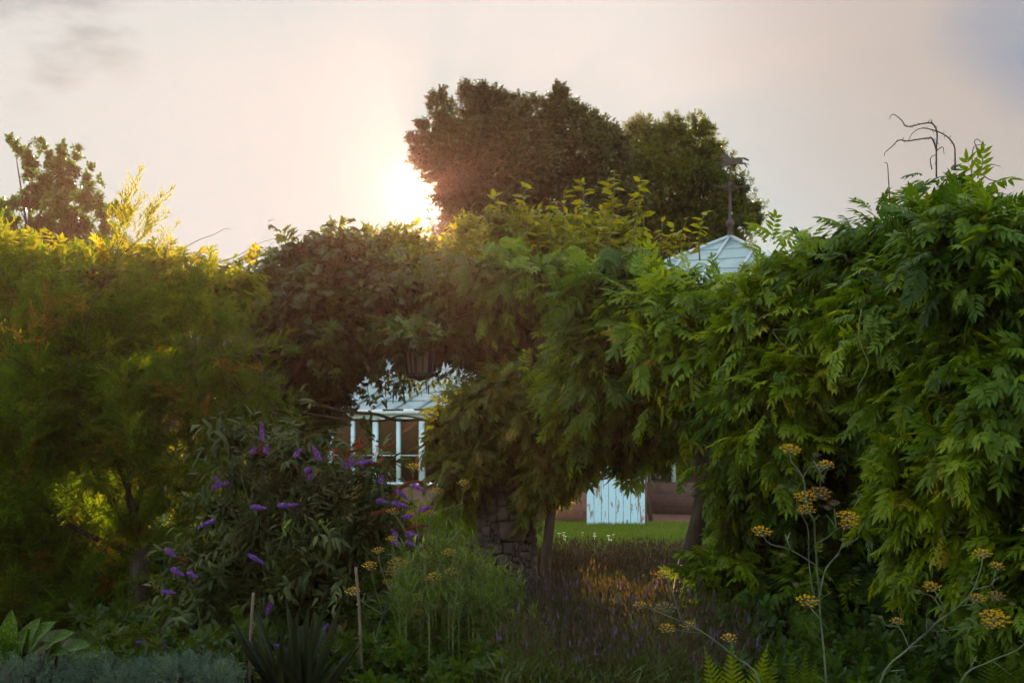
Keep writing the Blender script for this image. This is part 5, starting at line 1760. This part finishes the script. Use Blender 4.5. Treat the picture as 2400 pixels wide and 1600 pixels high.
# ================================================================ LAVENDER, GRASS AND BEDDING
def lavender(name, label, region, n, hgt, seed, headp=.6, vio=.15):
    """A mass of lavender: thin stems, narrow leaves below and slim flower heads."""
    rng = np.random.default_rng(seed)
    g, gh_ = Geo(), Geo()
    x, y = region(rng, n)
    hh = hgt * rng.uniform(.7, 1.15, n) * (.75 + .5 * clump(np.stack([x, y, y * 0], 1), rng, .5))
    lean = rng.normal(size=(n, 2)) * .28
    d = nrm(np.stack([lean[:, 0], lean[:, 1], np.ones(n)], 1))
    st = tmpl([([(-.006, 0, 0), (.006, 0, 0), (0, 1, 0)], [(0, 1, 2)], 0.)] + [placed(leaf(.14, .04, .1), (0, u, 0), (math.cos(a), .9, math.sin(a)), (0, 0, 1), .22, 0.) for u, a in ((.05, 0), (.12, 2), (.2, 4), (.28, 1), (.36, 3), (.45, 5))])
    g.scatter(st, np.stack([x, y, y * 0], 1), rot_from(d, nrm(rng.normal(size=(n, 3)))), hh, .4 + rng.normal(size=n) * .25)
    hd_ = tmpl([([(-.16, .25, 0), (.16, .25, 0), (0, 1, 0)], [(0, 1, 2)], 0.), ([(0, .25, -.16), (0, .25, .16), (0, 1, 0)], [(0, 1, 2)], 0.), ([(-.16, .3, 0), (.16, .3, 0), (0, -.1, 0)], [(0, 2, 1)], 0.)])
    k = rng.random(n) < headp
    ti = np.where(rng.random(k.sum()) < vio, .95, .3 + rng.normal(size=k.sum()) * .2)
    gh_.scatter(hd_, np.stack([x, y, y * 0], 1)[k] + d[k] * hh[k][:, None], rot_from(d[k], nrm(rng.normal(size=(k.sum(), 3)))), .055 * rng.uniform(.7, 1.3, k.sum()), ti)
    o = g.build(name, M['lav_leaf'])
    tag(o, label, 'lavender', None, 'stuff')
    h = gh_.build('flower_heads', M['lav_head'], o)
    return o


def strip(pts):
    def f(rng, n):
        px_ = rng.uniform(pts[0], pts[1], n)
        Y = pts[2] + (pts[3] - pts[2]) * rng.random(n)
        return (px_ - 1200) / F * Y, Y
    return f


lavender('lavender_bed', 'faded pinkish brown lavender along the edge of the lawn', strip((1230, 1760, 14.6, 17.6)), 9000, .32, 101, .6, .02)
lavender('lavender_bed', 'dark lavender with a few violet heads at the bottom centre', strip((1180, 1760, 8.2, 12.6)), 11000, .42, 102, .36, .06)
lavender('lavender_bed', 'brownish lavender left of the stone pillar, behind the tall stems', strip((960, 1150, 14.4, 18.0)), 3000, .48, 103, .85, .05)


def blades(name, label, cat, n, reg, h0, h1, w, mat, seed, kind='stuff'):
    rng = np.random.default_rng(seed)
    x, y = reg(rng, n)
    bl = tmpl([([(-.5, 0, 0), (.5, 0, 0), (.36, .5, -.04), (-.36, .5, -.04), (0, 1, -.18)], [(0, 1, 2, 3), (3, 2, 4)], 0.)])
    bl[0][:, 0] *= w
    d = nrm(np.stack([rng.normal(size=n) * .3, rng.normal(size=n) * .3, np.ones(n)], 1))
    g = Geo()
    g.scatter(bl, np.stack([x, y, np.full(n, .004)], 1), rot_from(d, nrm(rng.normal(size=(n, 3)))), rng.uniform(h0, h1, n), .45 + rng.normal(size=n) * .22)
    return tag(g.build(name, mat), label, cat, None, kind)


blades('lawn_grass', 'short green grass growing over the lawn', 'grass', 60000, strip((820, 1700, 18.9, 28.0)), .05, .11, .09, M['grass'], 111)
blades('rough_grass', 'longer grass at the foot of the white door and brick base', 'grass', 2500, strip((1180, 1560, 26.4, 26.95)), .05, .12, .08, M['grass'], 112)
# sword-leaved clumps in front of the greenhouse
def sword_clump(name, label, px_, Y, h, n, w, mat, seed, cat='plant', spread=.5, group=None):
    rng = np.random.default_rng(seed)
    x = (px_ - 1200) / F * Y
    bl = tmpl([([(-.8, 0, 0), (0, 0, -.3), (.8, 0, 0), (-1, .45, .02), (0, .45, -.28), (1, .45, .02), (-.6, .8, -.05), (0, .8, -.2), (.6, .8, -.05), (0, 1.0, -.12)], [(0, 1, 4, 3), (1, 2, 5, 4), (3, 4, 7, 6), (4, 5, 8, 7), (6, 7, 9), (7, 8, 9)], 0.)])
    bl[0][:, 0] *= w
    bl[0][:, 2] *= .25
    az = rng.uniform(0, 6.28, n)
    sp = rng.random(n) ** .7 * spread
    d = nrm(np.stack([np.cos(az) * sp, np.sin(az) * sp, np.ones(n)], 1))
    pos = np.stack([x + rng.normal(size=n) * .06, Y + rng.normal(size=n) * .06, np.zeros(n)], 1)
    up = nrm(np.stack([-np.cos(az), -np.sin(az), np.ones(n) * .6], 1))
    g = Geo()
    g.scatter(bl, pos, rot_from(d, up), h * rng.uniform(.6, 1.08, n), .4 + rng.normal(size=n) * .22)
    t = tag(g.build(name, mat), label, cat, group)
    return t


for i, (px_, Y, h, n, lab) in enumerate([(880, 17.6, .95, 70, 'sword leaved clump with red flowers, left below the greenhouse windows'), (925, 18.4, 1.0, 80, 'dark green sword leaved clump right under the greenhouse window sill'), (985, 17.6, .85, 70, 'pale striped sword leaved clump below the greenhouse sill end'), (1045, 17.2, .8, 70, 'grey green sword leaved clump beside the bright feathery plant'), (950, 16.4, .62, 60, 'short yellowing sword leaved clump behind the purple flower spikes')]):
    sword_clump('iris_clump', lab, px_, Y, h, n, .022, M['iris'], 120 + i, group='sword leaved clumps below the greenhouse')
yu = sword_clump('yucca', 'dark stiff sword leaved yucca at the bottom, between two thin canes', 700, 8.6, .66, 42, .05, M['sword'], 130, spread=1.0)
# crocosmia flowers
cr = thing('red_flowers', (P(800, 1100, 15.5)[0], 15.5, 0), 'arching sprays of small red flowers in front of the greenhouse glass', 'flowers')
g, gs = Geo(), Geo()
rng = np.random.default_rng(140)
for i in range(26):
    x0, y0 = rng.uniform(715, 900), rng.uniform(1035, 1110)
    a = P(x0, y0, 15.5 + rng.uniform(-.2, .2))
    dr = rng.choice([-1, 1])
    e = a + np.array([dr * rng.uniform(.1, .2), 0, rng.uniform(.02, .10)])
    b = np.array([P(810, 1100, 15.5)[0] + (a[0] - P(810, 1100, 15.5)[0]) * .5, 15.5, .0])
    gs.tube([b, (a + b) / 2, a, e], [.005, .004, .003, .002], 5, 4)
    n = 16
    u = rng.random(n)
    pos = a + (e - a) * u[:, None] + rng.normal(size=(n, 3)) * .012
    g.scatter(FLO, pos, rot_from(nrm(rng.normal(size=(n, 3))), nrm(rng.normal(size=(n, 3)))), rng.uniform(.016, .028, n), .5 + rng.normal(size=n) * .25)
g.build('petals', M['red'], cr)
gs.build('stem', M['green_stem'], cr)
# sunlit border far behind the tamarisk
for i, (px_, py_, Y, r_, mat, n, lab) in enumerate([(515, 1145, 19, 26, 'orange', 90, 'patch of orange flowers glowing behind the butterfly bush'), (560, 1145, 19, 12, 'pink', 36, 'small pink flowers beside the orange ones, lit from behind'), (550, 1240, 19, 12, 'pink', 20, 'few dark pink flowers low in the sunlit border behind the butterfly bush'), (752, 1126, 16, 12, 'pink', 16, 'pink flowers poking out of the top of the butterfly bush')]):
    rng = np.random.default_rng(150 + i)
    c = P(px_, py_, Y)
    t = thing('border_flowers', (c[0], Y, 0), lab, 'flowers')
    w = r_ * Y / F
    pos = c + rng.normal(size=(n, 3)) * np.array([w, .2, w]) * .7
    g = Geo()
    g.scatter(FLO, pos, rot_from(nrm(rng.normal(size=(n, 3))), nrm(rng.normal(size=(n, 3)))), rng.uniform(.025, .045, n), .4 + rng.normal(size=n) * .3)
    g.build('petals', M[mat], t)
    g = Geo()
    for q in pos[::3]:
        g.tube([(c[0] + (q[0] - c[0]) * .4, q[1], 0), q * np.array([1, 1, .5]), q], [.005, .004, .003], 5, 3)
    g.build('stem', M['green_stem'], t)
SPB = [sprig(rp_, 9, .5, .5, .9, False) for _ in range(3)]
for i, (px_, py_, r_, Y, n, lab) in enumerate([(470, 1130, 70, 20, 380, 'yellow green backlit shrub glimpsed between the tamarisk and the butterfly bush'), (420, 1310, 60, 17.5, 320, 'low amber backlit shrub behind the tamarisk branch'), (580, 1220, 50, 18.2, 260, 'bright sunlit leafy shrub behind the middle of the butterfly bush'), (330, 1330, 55, 18, 260, 'golden backlit shrub seen left of the tamarisk trunk'), (900, 1230, 55, 16.6, 240, 'green leafy shrub between the butterfly bush and the bright feathery plant')]):
    rng = np.random.default_rng(160 + i)
    B = blobs([(px_ + rng.uniform(-.8, .8) * r_, py_ + rng.uniform(-.8, 1.4) * r_, r_ * rng.uniform(.5, .8)) for _ in range(9)], Y, 1.0, i, .3)
    t = thing('border_shrub', (B[:, 0].mean(), Y, 0), lab, 'shrub', 'shrubs in the border behind')
    g = Geo()
    sprigs(g, B, n, rng, SPB, .26, .2, .5, .55)
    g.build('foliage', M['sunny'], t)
    g = Geo()
    vine_tubes(g, B, rng, 7, .012, (B[:, 0].mean(), Y, 0))
    g.build('stem', M['vine_bark'], t)
# bright feathery plant
bf = thing('feathery_plant', (P(1070, 1200, 15.8)[0], 15.8, 0), 'bright green feathery bush standing left of the stone pillar', 'plant')
B = blobs([(1040, 1200, 30), (1075, 1190, 36), (1110, 1190, 36), (1060, 1225, 34), (1100, 1230, 36), (1130, 1215, 30), (1090, 1265, 40), (1040, 1260, 34), (1010, 1235, 26)], 15.8, 1.0, 3, .15)
g = Geo()
rng = np.random.default_rng(170)
p, nn, r = shell(B, 420, rng, .2, .6, .6)
d = nrm(nn * .5 + np.array([0, 0, .8]) + rng.normal(size=p.shape) * .3)
for q in range(5):
    k = np.arange(len(p)) % 5 == q
    g.scatter(PL[q], p[k], rot_from(d[k], nrm(rng.normal(size=(k.sum(), 3)))), rng.uniform(.16, .26, k.sum()), .5 + rng.normal(size=k.sum()) * .2)
g.build('foliage', M['bright'], bf)
g = Geo()
vine_tubes(g, B, rng, 9, .008, (bf.location[0], 15.8, 0))
g.build('stem', M['green_stem'], bf)
# daisies in the lawn edge
g = Geo()
for k in range(7):
    a = k * 2 * math.pi / 7
    g.raw([(0, 0, .10), (.022 * math.cos(a - .4), .022 * math.sin(a - .4), .105), (.034 * math.cos(a), .034 * math.sin(a), .10), (.022 * math.cos(a + .4), .022 * math.sin(a + .4), .105)], [(0, 1, 2, 3)])
g.tube([(0, 0, .05), (0, 0, .098)], .0010, 4, 1)
dz0 = g.build('daisy', M['white_petal'])
tag(dz0, 'tiny white daisy at the lawn edge behind the lavender', 'flower', 'white daisies at the lawn edge')
rng = np.random.default_rng(180)
for i in range(18):
    o = dz0 if i == 0 else dz0.copy()
    if i:
        COL.objects.link(o)
    Y = rng.uniform(20.2, 22.0)
    q = P(rng.choice([rng.uniform(1355, 1400), rng.uniform(1310, 1330), rng.uniform(1420, 1440)]), 1200, Y)
    o.location = (q[0], Y, rng.uniform(.06, .15))
    s_ = rng.uniform(.6, 1.0)
    o.scale = (s_, s_, 1.1)
# ---------------------------------------------------------------- front edge
rng = np.random.default_rng(190)
PJ = [plume(rng, 14, 7, .022, .11, .05, 42, .38) for _ in range(4)]
for i, (bl, lab, n) in enumerate([([(480, 1580, 40), (430, 1580, 34), (380, 1592, 40), (520, 1598, 30)], 'pale blue green juniper mound at the bottom, right hand cushion', 700), ([(60, 1590, 46), (140, 1592, 46), (220, 1600, 50), (300, 1605, 46), (0, 1590, 40), (80, 1568, 18), (350, 1600, 40)], 'blue green creeping juniper spread along the bottom left corner', 1000)]):
    B = blobs(bl, 8.1, 2.2, 4 + i, .2)
    B[:, 2] -= .05
    t = thing('creeping_juniper', (B[:, 0].mean(), 8.1, 0), lab, 'shrub', 'creeping junipers at the front')
    g = Geo()
    p, nn, r = shell(B, n, rng, .55, .7, .5)
    d = nrm(nn + np.array([0, 0, .25]) + rng.normal(size=p.shape) * .45)
    ti = .45 + (clump(p, rng, .15) - .5) * .5 + rng.normal(size=n) * .15
    for q in range(4):
        k = np.arange(n) % 4 == q
        g.scatter(PJ[q], p[k], rot_from(d[k], nrm(rng.normal(size=(k.sum(), 3)))), rng.uniform(.09, .15, k.sum()), ti[k])
    g.build('foliage', M['juniper'], t)
    g = Geo()
    vine_tubes(g, B, rng, 10, .012, (B[:, 0].mean(), 8.3, 0))
    g.build('stem', M['bark'], t)
# lungwort: broad spotted leaves
lw = thing('lungwort', (P(70, 1550, 8.3)[0], 8.3, 0), 'broad white spotted lungwort leaves in the bottom left corner above the juniper', 'plant')


def broad(w=.42, n=7):
    v, f = [], []
    for i in range(n):
        u = i / (n - 1)
        ww = w * math.sin(math.pi * min(1, u * .96 + .04)) ** .75 * (1 - .25 * u)
        z = .10 * math.sin(u * 3) - .30 * u * u
        v += [(-ww, u, z + .05 + .02 * math.sin(u * 18)), (0, u, z), (ww, u, z + .05 + .02 * math.cos(u * 18))]
    for i in range(n - 1):
        for j in range(2):
            a = i * 3 + j
            f.append((a, a + 1, a + 4, a + 3))
    return tmpl([(v, f, 0.)])


BR = broad(.24)
LWL = [(22, 1545, 20, 1472, .18), (55, 1535, 78, 1488, .05), (60, 1535, 110, 1495, .2), (95, 1530, 152, 1520, .1), (135, 1540, 190, 1548, .05), (100, 1550, 140, 1565, 0), (150, 1548, 212, 1570, .05), (60, 1560, 25, 1568, .0), (30, 1562, -20, 1572, .05), (70, 1550, 95, 1545, .3), (20, 1540, -30, 1490, .1), (120, 1552, 130, 1530, .2), (40, 1550, 48, 1520, .2)]
for (x0, y0, x1, y1, k_) in LWL:
    a, b = P(x0, y0, 8.3), P(x1, y1, 8.15)
    g = Geo()
    d = b - a
    g.scatter(BR, a[None], rot_from(nrm(d + np.array([0, 0, .12]))[None], np.array([[.15, -.75, .75]])), np.array([np.linalg.norm(d) * 1.2]), np.array([.5 + k_]))
    base = np.array([lw.location[0] + (a[0] - lw.location[0]) * .4, 8.4, 0])
    lf_ = g.build('leaf', M['lungwort'], lw)
    g = Geo()
    g.tube([base, (base + a) / 2 + np.array([0, 0, .03]), a], [.006, .005, .004], 6, 4)
    g.build('stalk', M['green_stem'], lf_)


# ferns
def frond(n=20, seed=0):
    rng = np.random.default_rng(seed)
    parts = [([(-.008, 0, 0), (.008, 0, 0), (.004, 1, -.18), (-.004, 1, -.18)], [(0, 1, 2, 3)], -.1)]
    for i in range(n):
        t = .12 + .86 * i / n
        L_ = .26 * math.sin(math.pi * min(1, .32 + .70 * t)) ** .8 * (1.02 - .55 * t)
        for sd in (-1, 1):
            a = R(66 - 14 * t)
            d = np.array([sd * math.sin(a), math.cos(a), -.08])
            p0 = np.array([0, t, -.18 * t * t])
            side = np.cross(d / np.linalg.norm(d), np.array([0, 0, 1.0]))
            v, f = [], []
            k = 7
            for j in range(k):      # toothed pinna
                u = j / k
                w = .019 * (1 - u) ** .8 + .003
                q = p0 + d * L_ * u
                q1 = p0 + d * L_ * min(1, u + .9 / k)
                v += [q - side * w, q + side * w, q1 + side * w * .35, q1 - side * w * .35]
                f.append((4 * j, 4 * j + 1, 4 * j + 2, 4 * j + 3))
            parts.append((v, f, rng.uniform(-.06, .06)))
    return tmpl(parts)


FR = [frond(22, q) for q in range(2)]
FE = [('bright green fern frond pair at the bottom, left of the tall fennel stem', 7.0, [((1722, 1660), (1718, 1538), .75), ((1770, 1670), (1800, 1545), .85), ((1700, 1660), (1672, 1548), .6), ((1790, 1680), (1830, 1570), .3)]),
      ('dull green fern standing close to the foot of the tall fennel', 7.4, [((1885, 1670), (1892, 1555), .15), ((1905, 1670), (1918, 1575), .2), ((1850, 1680), (1868, 1560), .05)]),
      ('dim fern fronds in the bottom right corner', 7.6, [((2345, 1660), (2335, 1510), .05), ((2390, 1670), (2385, 1535), .1), ((2370, 1680), (2420, 1560), .08), ((2310, 1690), (2270, 1580), .0)])]
for lab, Y, frs in FE:
    x = P(frs[0][0][0], 1600, Y)[0]
    t = thing('fern', (x, Y, 0), lab, 'fern', 'ferns along the front')
    for i, (a, b, ti) in enumerate(frs):
        A = np.array([x + (P(a[0], 0, Y)[0] - x) * .3, Y + .1, .02])
        Bp = P(b[0], b[1], Y - .12)
        L_ = np.linalg.norm(Bp - A) * 1.04
        g = Geo()
        g.scatter(FR[i % 2], A[None], rot_from(nrm(Bp - A + np.array([0, 0, .04]))[None], np.array([[0.1 * (i - 1), -1, .5]])), np.array([L_]), np.array([ti]))
        g.build('frond', M['fern'], t)
# canes
for lab, pts, Y in (('shorter thin bamboo cane left of the yucca', [(594, 1388), (588, 1480), (584, 1640)], 8.9), ('taller thin bamboo cane slanting right of the yucca', [(834, 1328), (842, 1430), (846, 1530), (852, 1640)], 8.9)):
    g = Geo()
    pp = [P(x, y, Y) for x, y in pts]
    pp[-1][2] = -.02
    g.tube(pp[::-1], .0095, 8, 5)
    for u in (.25, .5, .72, .9):
        q = pp[-1] + (pp[0] - pp[-1]) * u
        g.lathe(q - np.array([0, 0, .006]), [(.0095, 0), (.0125, .006), (.0095, .012)], 8)
    tag(g.build('bamboo_cane', M['cane']), lab, 'cane', 'bamboo canes beside the yucca')
# low leafy ground cover closing the front of the bed
def cover(name, label, reg, n, mat, tms, size, hmax, seed):
    rng = np.random.default_rng(seed)
    x, y = reg(rng, n)
    p = np.stack([x, y, hmax * rng.random(n) ** 1.3 * (.5 + clump(np.stack([x, y, 0 * x], 1), rng, .4))], 1)
    d = nrm(rng.normal(size=(n, 3)) * np.array([1, 1, .4]) + np.array([0, -.2, .4]))
    g = Geo()
    w = rng.integers(0, len(tms), n)
    for q in range(len(tms)):
        k = w == q
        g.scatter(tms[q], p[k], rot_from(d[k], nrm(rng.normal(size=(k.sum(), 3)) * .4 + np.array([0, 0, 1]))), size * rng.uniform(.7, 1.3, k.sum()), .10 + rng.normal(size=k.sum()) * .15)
    return tag(g.build(name, mat), label, 'ground cover', None, 'stuff')


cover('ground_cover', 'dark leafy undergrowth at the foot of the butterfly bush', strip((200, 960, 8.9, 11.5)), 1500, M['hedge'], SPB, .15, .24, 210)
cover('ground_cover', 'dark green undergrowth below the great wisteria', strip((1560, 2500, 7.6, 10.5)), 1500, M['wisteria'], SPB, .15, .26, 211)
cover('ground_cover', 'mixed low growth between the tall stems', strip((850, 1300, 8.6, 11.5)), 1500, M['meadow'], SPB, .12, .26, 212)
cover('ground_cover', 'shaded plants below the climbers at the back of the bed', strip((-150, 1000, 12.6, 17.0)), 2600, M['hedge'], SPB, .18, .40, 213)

# ================================================================ AIR
def haze(density, g_, col):
    m, nt, out = nmat('evening_haze')
    v = nt.nodes.new('ShaderNodeVolumePrincipled')
    v.inputs['Color'].default_value = col + (1,)
    v.inputs['Density'].default_value = density
    v.inputs['Anisotropy'].default_value = g_
    nt.links.new(v.outputs[0], out.inputs['Volume'])
    m.cycles.homogeneous_volume = True
    g = Geo()
    g.box((0, 33, 10.5), (150, 90, 23))
    o = g.build('haze', m, smooth=False)
    o['kind'] = 'stuff'
    return o


haze(HAZE_D, HAZE_G, HAZE_C)
